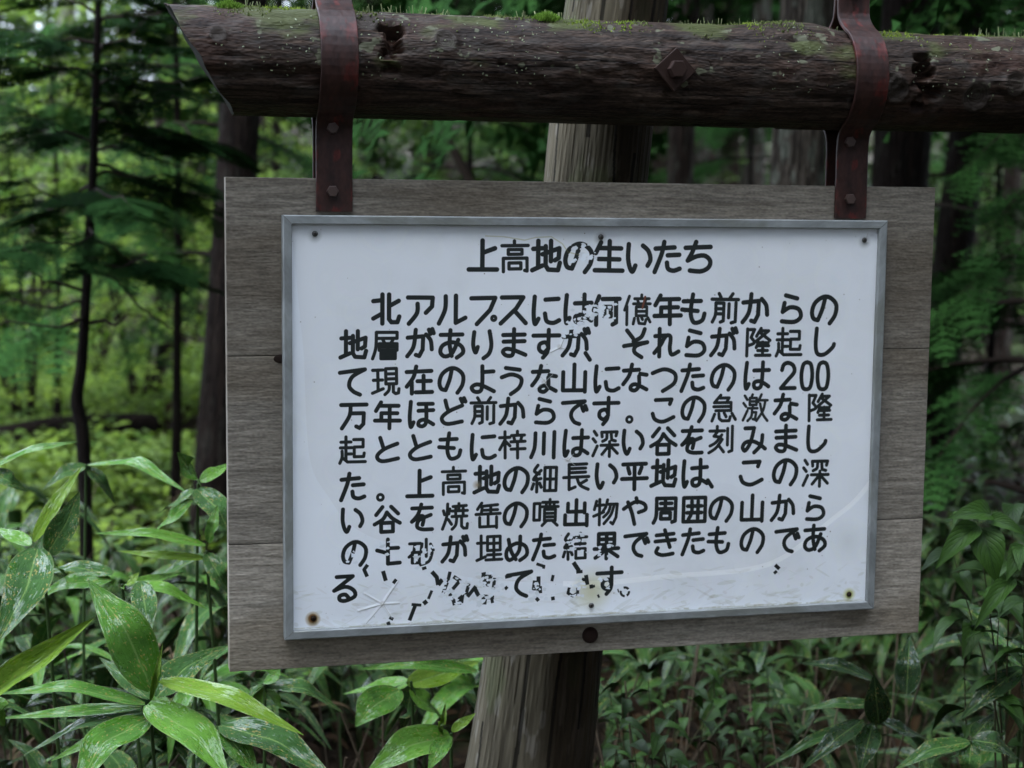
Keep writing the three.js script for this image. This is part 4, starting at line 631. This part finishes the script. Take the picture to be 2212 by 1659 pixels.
{ // whorl in the lower left foreground
  const t = heroPlant('large bamboo grass whorl with broad glossy leaves at the lower left of the signboard', 324, 1520, 2.36, [
    [329, 1490, 191, 1253, 104, 0, { face: 1.2, up: 0.35, bow: 0.03, d1: 0.02, bx: 8, by: -16, fold: 0.10 }],
    [346, 1470, 656, 1588, 62, 3, { d0: 0, d1: -0.12, by: -18, bow: 0.03, up: 0.8, face: 0.5, label: 'fresh light green leaf' }],
    [313, 1521, -14, 1500, 56, 0, { d1: -0.04, by: -24, up: 1, face: 0.32 }],
    [318, 1522, 497, 1688, 92, 2, { d1: -0.14, bx: 18, by: -14, up: 0.7, face: 0.8, twist: -0.2 }],
    [321, 1552, 160, 1710, 88, 0, { d1: -0.16, bx: -22, by: -22, up: 0.9, face: 0.55 }],
    [309, 1536, 50, 1632, 52, 1, { d1: 0.04, by: -20, up: 0.9, face: 0.4 }],
    [318, 1548, 108, 1645, 40, 2, { d1: -0.02, by: -4, up: 0.6, face: 0.6 }],
    [338, 1506, 494, 1394, 84, 1, { d0: 0.06, d1: 0.22, bx: -14, by: -8, up: 0.9, face: 0.5 }],
    [306, 1528, -8, 1553, 34, 0, { d1: 0.06, by: -2, up: 0.5, face: 0.5 }],
    [322, 1510, 215, 1420, 46, 1, { d0: 0.05, d1: 0.16, up: 0.6, face: 0.5 }],
    [330, 1520, 405, 1608, 40, 2, { d0: 0.03, d1: 0.1, up: 0.5, face: 0.5 }],
  ], [318, 1700, 2.45]);
  t.userData.dist = 2.36; heroLeaf(t, [326, 1512, 352, 1388, 13, 3, { fold: 0.9, face: 1, up: 0.1, label: 'rolled spear of a new leaf' }]); delete t.userData.dist;
}
heroPlant('bamboo grass with one folded bright leaf at the lower left edge', -30, 1512, 2.25, [[-30, 1512, 204, 1335, 64, 3, { fold: 0.45, face: 0.9, up: 0.5, d1: -0.05, by: 6, label: 'bright pale edged folded leaf' }], [-28, 1514, -20, 1380, 50, 0, { d1: 0.1 }], [-25, 1512, 10, 1568, 62, 2, { up: 0.5 }]], [-40, 1690, 2.3]);
heroPlant('dark glossy bamboo grass drooping at the left edge', 92, 1186, 2.55, [
  [82, 1185, -8, 1392, 98, 1, { d1: -0.18, bx: 18, by: -12, up: 0.7, face: 0.9 }], [103, 1196, 172, 1062, 62, 1, { d1: -0.04, face: 1.1, up: 0.4, bx: 6, label: 'speckled upright leaf' }], [72, 1170, 178, 1006, 34, 3, { d1: 0.1, face: 0.9, bx: -6 }], [66, 1178, -12, 1138, 40, 2, { d1: 0.1 }], [98, 1200, 145, 1248, 30, 0, { d1: 0.1 }],
], [150, 1420, 2.75]);
heroPlant('arching bamboo grass leaf over the undergrowth beside the board edge', 186, 1004, 3.0, [[186, 1006, 404, 1064, 46, 0, { by: -34, up: 0.9, face: 0.4, d1: -0.2 }], [186, 1006, 90, 1060, 36, 1, { by: -12 }], [190, 1010, 250, 1090, 30, 1, { by: -10 }]], [196, 1120, 3.05]);
heroPlant('bamboo grass with a single long leaf level with the sapling foot', -20, 1010, 2.7, [[-20, 1012, 168, 954, 36, 0, { by: -12, up: 0.9, face: 0.4 }], [-22, 1016, 60, 1062, 44, 1, {}]], [-30, 1200, 2.8]);
heroPlant('bamboo grass with green stem right against the left board edge', 428, 1044, 2.75, [[428, 1042, 383, 977, 58, 0, { d1: -0.1, face: 1, up: 0.5 }], [424, 1056, 494, 1150, 62, 1, { d1: -0.05, bx: 14, up: 0.8, face: 0.8 }], [432, 1040, 500, 1000, 34, 2, { d1: 0.05 }], [420, 1062, 340, 1110, 40, 1, { d1: 0.1 }], [415, 1080, 322, 1160, 34, 0, { d1: 0.05 }]], [372, 1180, 2.85]);
heroPlant('bamboo grass with long level leaves halfway down the left board edge', 446, 1190, 2.7, [[444, 1178, 204, 1152, 36, 2, { by: -12, up: 0.8, face: 0.5, d1: -0.05 }], [444, 1206, 252, 1190, 24, 3, { by: 2, up: 0.6 }], [446, 1195, 500, 1290, 44, 1, {}], [440, 1200, 300, 1262, 40, 1, { d1: 0.15 }], [450, 1172, 470, 1090, 30, 0, {}]], [470, 1460, 2.8]);
heroPlant('bamboo grass with two hanging leaves above the large whorl', 264, 1262, 2.62, [[262, 1268, 448, 1316, 46, 2, { by: -20, up: 0.9, face: 0.4 }], [304, 1256, 324, 1376, 54, 1, { d0: -0.05, d1: -0.15, face: 1, up: 0.5 }], [240, 1252, 50, 1308, 56, 0, { by: -18, up: 0.9, face: 0.5 }], [244, 1240, 84, 1240, 44, 1, { by: -14, d1: 0.1 }], [268, 1272, 300, 1236, 26, 3, {}], [275, 1265, 400, 1236, 30, 2, { d1: 0.12 }]], [300, 1500, 2.7]);
heroPlant('bamboo grass whorl beneath the left half of the board', 888, 1472, 2.75, [[862, 1490, 768, 1570, 76, 0, { face: 0.9, up: 0.6, d1: -0.1, bx: -14 }], [1030, 1450, 774, 1446, 40, 0, { by: -14, up: 0.8, d1: -0.05 }], [880, 1480, 1036, 1428, 60, 3, { d1: 0.2, up: 0.3 }], [885, 1488, 960, 1556, 44, 2, { d1: 0.05 }], [890, 1480, 870, 1590, 46, 1, { d1: 0.1 }], [880, 1470, 740, 1500, 40, 2, { d1: 0.12 }]], [900, 1600, 2.8]);
heroPlant('bamboo grass with one wide oval leaf at the foot of the post', 975, 1584, 2.5, [[972, 1588, 790, 1672, 88, 2, { face: 0.9, up: 0.7, by: -18, d1: -0.1 }], [966, 1590, 925, 1664, 44, 0, { d1: -0.1 }], [976, 1580, 1028, 1540, 26, 3, { d1: 0.05 }], [956, 1585, 962, 1520, 14, 3, { fold: 0.8 }]], [990, 1700, 2.55]);
heroPlant('dark speckled bamboo grass leaf low between whorl and post', 478, 1568, 2.4, [[478, 1566, 726, 1690, 92, 1, { by: -24, up: 0.85, face: 0.6, d1: -0.12 }], [480, 1572, 560, 1680, 60, 0, { d1: -0.1 }], [478, 1570, 400, 1640, 40, 1, {}]], [470, 1720, 2.45]);
heroPlant('bamboo grass close under the lower left corner of the board', 572, 1480, 2.6, [[578, 1478, 742, 1540, 48, 1, { by: -20, up: 0.9, face: 0.4 }], [568, 1478, 605, 1445, 42, 0, {}], [570, 1484, 545, 1570, 36, 2, { d1: 0.08 }], [575, 1490, 640, 1560, 30, 2, { d1: 0.1 }], [566, 1484, 500, 1530, 36, 1, { d1: 0.1 }]], [540, 1640, 2.65]);
heroPlant('dark bamboo grass whorl under the right half of the board', 1892, 1560, 2.75, [
  [1898, 1563, 1888, 1456, 58, 4, { face: 1.1, up: 0.4, d1: -0.06 }], [1958, 1500, 1965, 1374, 58, 4, { face: 1.1, up: 0.4, d1: 0.06, label: 'upright oval leaf with a brown edge' }], [1888, 1468, 1728, 1432, 46, 4, { by: -12, up: 0.8, face: 0.5 }], [1862, 1557, 1730, 1664, 50, 4, { by: -14, bx: 10, up: 0.8, face: 0.7, d1: -0.1 }], [1866, 1556, 1650, 1660, 30, 1, { by: -10, d1: 0 }], [1885, 1566, 1858, 1668, 54, 4, { face: 1, d1: -0.08 }], [1888, 1522, 1728, 1534, 32, 1, { by: -8, d1: 0.08 }], [1905, 1560, 2010, 1600, 44, 4, { d1: 0.1 }],
], [1930, 1640, 2.85]);
heroPlant('bamboo grass with a dead brown hanging leaf at the lower right edge', 2212, 1440, 2.7, [[2211, 1442, 2072, 1556, 52, 4, { by: -8, face: 0.9, up: 0.5, d1: -0.08 }], [2208, 1462, 2170, 1612, 48, M.dry, { face: 1.1, up: 0.2, bx: 14, label: 'dead brown leaf' }], [2218, 1440, 2130, 1360, 40, 1, { d1: 0.1 }], [2216, 1450, 2260, 1570, 50, 4, {}]], [2225, 1640, 2.8]);
heroPlant('bamboo grass low in the lower right corner', 2096, 1600, 2.6, [[2094, 1602, 1930, 1664, 46, 1, { by: -14, up: 0.8 }], [2100, 1598, 2200, 1640, 56, 4, { by: -12 }], [2098, 1604, 2090, 1690, 48, 1, {}], [2100, 1596, 2150, 1540, 40, 4, { d1: 0.1 }]], [2110, 1720, 2.65]);

// ordinary plants: a few kinds, cloned through the undergrowth
const genLeaf = []; for (let i = 0; i < 8; i++) { const dr = rr(0.2, 0.8); genLeaf.push(leafGeo([V(0, 0, 0), V(0.33, 0.10 - dr * 0.06, rr(-0.02, 0.02)), V(0.66, 0.12 - dr * 0.42, rr(-0.04, 0.04)), V(1, 0.04 - dr, rr(-0.06, 0.06))], rr(0.20, 0.27), V(0, 1, 0), { nu: 4, nv: 10, fold: rr(0.06, 0.22) })); }
function sasaProto(s, H, n, mats, dry = 0.025) {
  seed = s; const t = new THREE.Group(), top = V(rr(-0.08, 0.08), H, rr(-0.08, 0.08)), path = smoothPath([V(0, -0.03, 0), V(rr(-0.03, 0.03), H * 0.5, rr(-0.03, 0.03)), top], 10);
  mesh('culm', tube(path, path.map((_, i) => 0.0036 - 0.00018 * i), 6), M.culm, t); let az = rr(0, 6.28);
  for (let i = 0; i < n; i++) { az += 2.4 + rr(-0.5, 0.5); const k = i < n * 0.65 ? 10 : 10 - Math.floor(rr(1, 5)), l = mesh('leaf', pick(genLeaf), rnd() < dry ? M.dry : LEAF[pick(mats)], t); l.position.copy(path[k]); l.rotation.set(0, az, rr(-0.15, 0.85), 'YZX'); l.scale.setScalar(rr(0.16, 0.27)); }
  return t;
}
const SASA = [sasaProto(1, 0.70, 8, [0, 1, 4]), sasaProto(2, 0.60, 7, [4, 1, 1]), sasaProto(3, 0.52, 8, [0, 2, 1, 4]), sasaProto(4, 0.64, 8, [0, 1, 4, 1]), sasaProto(5, 0.45, 6, [1, 4, 0])];
const DSASA = [sasaProto(11, 0.60, 7, [1, 4, 4], 0.02), sasaProto(12, 0.50, 8, [4, 4, 1], 0.02), sasaProto(13, 0.42, 6, [4], 0.02)];  // mostly the darkened leaves, shade of the lower right set by colour
seed = 5005;
const strew = (n, set, px, d, label, group, tall = 1) => { for (let i = 0; i < n; i++) { const dd = rr(...d), p = col(rr(...px), dd); p.y = hgt(p.x, p.z); const o = pick(set).clone(); o.name = numbered('bamboo_grass'); o.position.copy(p); o.rotation.set(rr(-0.3, 0.3), rr(0, 6.28), rr(-0.3, 0.3)); const k = rr(0.8, 1.12) * tall; o.scale.set(k, k * rr(0.85, 1.1), k); scene.add(o); o.userData.kind = 'thing'; tag(o, label, 'bamboo grass', group); } };
strew(24, SASA, [-120, 520], [2.7, 3.7], 'bamboo grass plant in the dense thicket left of the board', 'bamboo grass thicket left of the board', 0.88);
strew(24, SASA, [-160, 560], [3.7, 5.0], 'dimmer bamboo grass plant behind the left thicket', 'bamboo grass behind the left thicket', 0.8);
strew(26, SASA, [480, 1120], [2.75, 4.4], 'bamboo grass plant under the left half of the board', 'bamboo grass under the left half of the board', 0.84);
strew(20, DSASA, [1280, 2300], [2.9, 4.6], 'dark bamboo grass plant in the shade under the right half of the board', 'bamboo grass in the shade at the lower right', 0.8);
strew(16, DSASA, [1960, 2330], [3.2, 5.6], 'dark bamboo grass plant right of the board', 'bamboo grass right of the board', 0.85);

// ───────────────────────── small leaved shrubs ─────────────────────────
M.shoot = std({ color: rgb(0.045, 0.04, 0.02), roughness: 0.8 });
const ovTex = tex(256, 256, (u, v) => { const mid = Math.exp(-Math.pow((u - 0.5) / 0.03, 2)), ve = Math.pow(Math.abs(Math.sin((v * 7 - Math.abs(u - 0.5) * 7) * Math.PI)), 14), b = fbm(u, v, 9, 9, 3, 3); return mix3(mix3([0.04, 0.11, 0.014], [0.075, 0.17, 0.024], b), [0.02, 0.06, 0.012], Math.max(mid, ve * 0.6) * 0.7); });
const ovBump = tex(256, 256, (u, v) => { const ve = Math.pow(Math.abs(Math.sin((v * 7 - Math.abs(u - 0.5) * 7) * Math.PI)), 10); return 0.6 - 0.4 * Math.max(Math.exp(-Math.pow((u - 0.5) / 0.03, 2)), ve) + 0.3 * (fbm(u, v, 20, 20, 9, 2) - 0.5); }, { srgb: false });
const ovM = (r, g, b) => phy({ color: rgb(r, g, b), map: ovTex, bumpMap: ovBump, bumpScale: 0.001, roughness: 0.5, specularIntensity: 0.4, side: THREE.DoubleSide });
const OVAL = [ovM(0.42, 0.44, 0.38), ovM(0.2, 0.22, 0.19), ovM(0.8, 0.75, 0.55)];  // tints held dark to carry the shadow of the lower right undergrowth
const ovWidth = (t) => Math.pow(Math.sin(Math.PI * Math.pow(t, 0.62)), 0.9) * (t > 0.75 ? lerp(1, 0.72, (t - 0.75) * 4) : 1);
const ovalLeaf = []; for (let i = 0; i < 5; i++) { const dr = rr(0.1, 0.5), fo = rr(0.08, 0.25); ovalLeaf.push(grid(4, 8, (a, b) => { const s = a * 2 - 1, h = 0.27 * ovWidth(Math.min(0.995, 0.01 + b * 0.985)); return { x: b, y: 0.08 * Math.sin(b * 3) - dr * b * b + Math.abs(s) * h * fo * 2 + 0.015 * Math.sin(b * 20 + i) * Math.abs(s), z: s * h, u: a, v: b }; })); }
function shrub(label, foot, twigs, leafSize, perTwig, mats) {
  const t = thing('shrub', label, 'shrub', foot, undefined), wood = [];
  for (const tip of twigs) {
    const e = tip.clone().sub(foot), path = smoothPath([V(0, -0.02, 0), e.clone().multiplyScalar(0.55).add(V(rr(-0.04, 0.04), e.length() * 0.10, 0)), e], 20); mesh('twig', tube(path, path.map((_, i) => 0.003 - 0.00012 * i), 5), M.shoot, t);
    for (let i = 0; i < perTwig; i++) { const k = Math.min(20, 8 + Math.round(i / (perTwig - 1) * 12)), T = path[k].clone().sub(path[k - 1]), az = Math.atan2(-T.z, T.x) + (i === perTwig - 1 ? 0 : (i % 2 ? 1 : -1) * rr(0.7, 1.5)), l = mesh('leaf', pick(ovalLeaf), OVAL[pick(mats)], t); l.position.copy(path[k]); l.rotation.set(rr(-0.4, 0.4), az, rr(-0.35, 0.3), 'YZX'); l.scale.setScalar(leafSize * rr(0.65, 1.25)); }
  }
  return t;
}
seed = 6006;
{
  const tips = (arr) => arr.map((a) => at(...a)), foot = (px, d) => { const p = col(px, d); p.y = hgt(p.x, p.z); return p; };
  shrub('small leaved shrub just right of the post under the board', foot(1420, 3.1), tips([[1340, 1440, 3.0], [1400, 1455, 2.9], [1470, 1430, 3.0], [1520, 1450, 3.1], [1350, 1510, 2.8], [1450, 1520, 2.85], [1310, 1470, 3.1], [1580, 1470, 3.1]]), 0.044, 8, [0, 1, 1]);
  shrub('small leaved shrub under the middle right of the board', foot(1600, 3.4), tips([[1540, 1440, 3.2], [1600, 1430, 3.3], [1660, 1440, 3.3], [1700, 1480, 3.2], [1560, 1510, 3.1], [1640, 1520, 3.2]]), 0.044, 8, [1, 1, 0]);
  shrub('small leaved shrub near the bottom right of the post', foot(1500, 2.8), tips([[1360, 1560, 2.7], [1430, 1590, 2.6], [1520, 1560, 2.7], [1560, 1600, 2.7], [1330, 1610, 2.7]]), 0.044, 7, [1, 1, 0]);
  const t = shrub('broad leaved shrub with wet veined leaves beside the right board edge', foot(2260, 2.7), tips([[2110, 1110, 2.6], [2060, 1200, 2.65], [2190, 1090, 2.6], [2160, 1260, 2.6], [2200, 1320, 2.65], [2080, 1340, 2.7], [2210, 1180, 2.5]]), 0.060, 9, [0, 1, 0]);
  for (const [x, y, u, v, w] of [[2120, 1142, 2156, 1246, 0.62], [2112, 1136, 2030, 1200, 0.4], [2135, 1122, 2210, 1140, 0.4], [2140, 1112, 2075, 1100, 0.5], [2190, 1250, 2112, 1330, 0.3], [2212, 1180, 2180, 1230, 0.5]]) {
    const A = at(x, y, 2.5), C = at(u, v, 2.46), X = C.clone().sub(A), L = X.length(), Y = toCam(A).add(V(0, 0.5, 0)).normalize(), Z = new THREE.Vector3().crossVectors(X.normalize(), Y).normalize(); Y.crossVectors(Z, X);
    const l = mesh('leaf', ovalLeaf[1], OVAL[0], t); l.quaternion.setFromRotationMatrix(new THREE.Matrix4().makeBasis(X, Y, Z)); l.position.copy(A).sub(t.position); l.scale.set(L, L, L * w / 0.54 * 1.05);
  }
}
// ───────────────────────── ground cover, dry stems, litter ─────────────────────────
seed = 7007;
{
  const mats = [], cols = [];
  for (let i = 0; i < 13000; i++) { const d = 4.8 + 20 * Math.pow(rnd(), 1.6), px = rr(-150, rnd() < 0.5 ? 620 : 2360), p = col(px, d); p.y = hgt(p.x, p.z) + rr(0.01, 0.16); if (fbm(p.x / 64 + 0.5, p.z / 64 + 0.5, 60, 60, 88, 3) < 0.44 || px > 1150 && rnd() < 0.65) continue;
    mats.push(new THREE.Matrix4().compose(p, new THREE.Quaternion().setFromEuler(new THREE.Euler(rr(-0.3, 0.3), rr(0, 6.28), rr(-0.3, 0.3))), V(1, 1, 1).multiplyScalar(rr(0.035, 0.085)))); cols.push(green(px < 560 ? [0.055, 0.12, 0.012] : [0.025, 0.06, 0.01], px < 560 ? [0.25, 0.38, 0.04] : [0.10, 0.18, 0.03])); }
  tag(instanced('ground_cover', SPRAY, M.leafy, mats, cols), 'low bright green herbs covering the forest floor behind the bamboo grass', 'ground cover');
  const g = genLeaf[2], m2 = [], c2 = [];
  for (let i = 0; i < 5200; i++) { const d = 4.2 + 7 * Math.pow(rnd(), 1.3), px = rr(-150, 2400), p = col(px, d); if (px < 520 && d > 5.4 || px > 1150 && rnd() < 0.6) continue; p.y = hgt(p.x, p.z) + rr(0.05, 0.42); m2.push(new THREE.Matrix4().compose(p, new THREE.Quaternion().setFromEuler(new THREE.Euler(rr(-0.5, 0.5), rr(0, 6.28), rr(-0.4, 0.7), 'YZX')), V(1, 1, 1).multiplyScalar(rr(0.12, 0.2)))); c2.push(green([0.5, 0.6, 0.5], [1.2, 1.15, 1])); }
  tag(instanced('far_bamboo_grass', g, LEAF[1], m2, c2), 'mass of bamboo grass leaves farther back under the trees', 'bamboo grass');
  const st = [], ct = []; const rod = new THREE.CylinderGeometry(0.5, 0.7, 1, 5).translate(0, 0.5, 0);
  for (let i = 0; i < 420; i++) { const d = 2.8 + 4 * Math.pow(rnd(), 1.4), p = col(rr(-100, 2320), d); p.y = hgt(p.x, p.z); st.push(new THREE.Matrix4().compose(p, new THREE.Quaternion().setFromEuler(new THREE.Euler(rr(-0.8, 0.8), rr(0, 6), rr(-0.8, 0.8))), V(0.0036, rr(0.25, 0.65), 0.0036))); ct.push(green([0.02, 0.015, 0.010], [0.10, 0.075, 0.05])); }
  tag(instanced('dry_stems', rod, std({ roughness: 0.8 }), st, ct), 'thin dry culms and twigs standing among the undergrowth', 'dry stems');
  const lm = [], lc = []; for (let i = 0; i < 3500; i++) { const p = col(rr(-200, 2400), 2.5 + 8 * rnd()); p.y = hgt(p.x, p.z) + rr(0.005, 0.12); lm.push(new THREE.Matrix4().compose(p, new THREE.Quaternion().setFromEuler(new THREE.Euler(rr(-0.7, 0.7), rr(0, 6.28), rr(-0.7, 0.7))), V(1, 1, 1).multiplyScalar(rr(0.06, 0.14)))); lc.push(green([0.08, 0.06, 0.05], [0.32, 0.27, 0.22])); }
  tag(instanced('leaf_litter', genLeaf[0], M.dry, lm, lc), 'fallen dry leaves lying under the undergrowth', 'leaf litter');
}
{ // fallen log in the left middle distance and leaning dead stem
  const a = at(-60, 860, 8.6), b = at(330, 815, 9.4); a.y = hgt(a.x, a.z) + 0.06; b.y = hgt(b.x, b.z) + 0.1; const pts = smoothPath([a, a.clone().lerp(b, 0.5).add(V(0, 0.03, 0)), b], 20).map((p) => p.sub(a));
  const o = mesh('fallen_log', tube(pts, pts.map((_, i) => 0.11 - 0.002 * i), 16, { rough: 0.2 }), BARK.dark); o.position.copy(a); tag(o, 'dark rotting log lying behind the sapling at the left', 'log');
  const c = at(1035, 430, 6.8), e = at(940, 250, 6.8), f = c.clone().addScaledVector(c.clone().sub(e).normalize(), 1.6); const dp = [f, c, e].map((p) => p.clone().sub(f)); const k = mesh('leaning_stem', tube(dp, [0.03, 0.024, 0.016], 8, { rough: 0.2 }), M.twig); k.position.copy(f); tag(k, 'thin dead stem leaning across the gap above the heading', 'dead stem');
}
// ───────────────────────── moss and lichen on the beam ─────────────────────────
seed = 8008;
{
  const surf = (x, a, k = 0) => { const r = beamRad(x, a) + k, bump = 0.008 * smoothstep(x, 0.18, 0.28) * smoothstep(Math.sin(a), 0.3, 1) * smoothstep(0.37 - x, 0, 0.05); return V(x, BY + Math.sin(a) * r + bump, BEAM_Z + Math.cos(a) * r); };
  const tuft = new THREE.ConeGeometry(0.5, 1, 5, 1).translate(0, 0.4, 0), mats = [], cols = [];
  for (let i = 0; i < 16000; i++) { const x = rr(beamTopX0 + 0.05, beamX1), a = Math.PI / 2 + (rnd() + rnd() + rnd() - 1.35) * 0.75, k = fbm(x / 4 + 0.5, a / 6.28, 44, 12, 5, 3); if (k < 0.47 + Math.max(0, Math.abs(a - 1.57) - 0.3) * 0.22 || Math.cos(a) > 0.82) continue;
    const p = surf(x, a, -0.0008), s = rr(0.0016, 0.0042); mats.push(new THREE.Matrix4().compose(p, new THREE.Quaternion().setFromEuler(new THREE.Euler(Math.PI / 2 - a + rr(-0.5, 0.5), 0, rr(-0.6, 0.6))), V(s, s * rr(0.8, 1.8), s))); const t = noise(x * 9, 3, 99, 99, 31); cols.push(t > 0.62 ? green([0.10, 0.15, 0.02], [0.18, 0.24, 0.04]) : green([0.055, 0.075, 0.02], [0.14, 0.165, 0.06])); }
  tag(instanced('beam_moss', tuft, std({ roughness: 0.95 }), mats, cols), 'green moss and lichen growing along the top of the log crossbeam', 'moss');
  const stalk = tube([V(0, 0, 0), V(0.02, 0.5, 0.02), V(0.1, 1, 0.04)], [0.07, 0.045, 0.05], 5), sm = [], sc = [];
  for (let i = 0; i < 420; i++) { const x = rr(beamTopX0 + 0.1, beamX1), k = noise(x * 11, 7, 99, 99, 77); if (k < 0.45) continue; const a = Math.PI / 2 + rr(-0.25, 0.35), s = rr(0.006, 0.016) * k; sm.push(new THREE.Matrix4().compose(surf(x, a), new THREE.Quaternion().setFromEuler(new THREE.Euler(rr(-0.3, 0.3), rr(0, 6.28), rr(-0.35, 0.35))), V(s, s, s))); sc.push(green([0.11, 0.14, 0.06], [0.24, 0.27, 0.14])); }
  tag(instanced('lichen_stalks', stalk, std({ roughness: 0.9 }), sm, sc), 'tiny pale green lichen stalks standing on top of the crossbeam', 'lichen');
  const cush = (px, py, r, n, label) => { const [x] = spotOn(px, py), m = [], c = [], nd = tube([V(0, 0, 0), V(0.03, 0.6, 0), V(0.16, 1, 0)], [0.06, 0.05, 0.015], 4), o = surf(x, 1.28, -0.002);
    for (let i = 0; i < n; i++) { const az = rr(0, 6.28), el = rr(0.0, 1.5), q = r * Math.sqrt(rnd()); m.push(new THREE.Matrix4().compose(o.clone().add(V(Math.cos(az) * q * 1.5, 0.5 * (r - q) - 0.2 * q, Math.sin(az) * q * 0.8)), new THREE.Quaternion().setFromEuler(new THREE.Euler(rr(-0.7, 0.9), az, rr(-0.7, 0.7))), V(1, 1, 1).multiplyScalar(rr(0.005, 0.010)))); c.push(green([0.07, 0.14, 0.015], [0.16, 0.28, 0.04])); }
    tag(instanced('moss_cushion', nd, std({ roughness: 0.9 }), m, c), label, 'moss'); };
  cush(1198, 50, 0.013, 900, 'bright green moss cushion on the crossbeam above the heading'); cush(500, 20, 0.012, 500, 'green moss pad near the slanting left end of the crossbeam');
  const chip = grid(3, 3, (u, v) => ({ x: (u - 0.5) * (1 - 0.3 * Math.abs(v - 0.5)), y: (v - 0.5), z: 0.12 * Math.sin(u * 9 + v * 5) })), hm = [], hc = [];
  for (let i = 0; i < 520; i++) { const cx = rr(beamTopX0 + 0.06, beamX1), k = noise(cx * 7, 9, 99, 99, 5); if (k < 0.4) continue; const a = rr(-0.35, 1.3), p = surf(cx, a, 0.0006), s = rr(0.0007, 0.0020); hm.push(new THREE.Matrix4().compose(p, new THREE.Quaternion().setFromEuler(new THREE.Euler(-a + rr(-0.3, 0.3), rr(-0.3, 0.3), rr(0, 6.28), 'XYZ')), V(s * 1.8, s, s))); hc.push(green([0.09, 0.10, 0.05], [0.26, 0.29, 0.20])); }
  tag(instanced('lichen_flakes', chip, std({ roughness: 0.9, side: THREE.DoubleSide }), hm, hc), 'small pale lichen flakes scattered over the front of the crossbeam', 'lichen');
}
renderer.render(scene, camera);
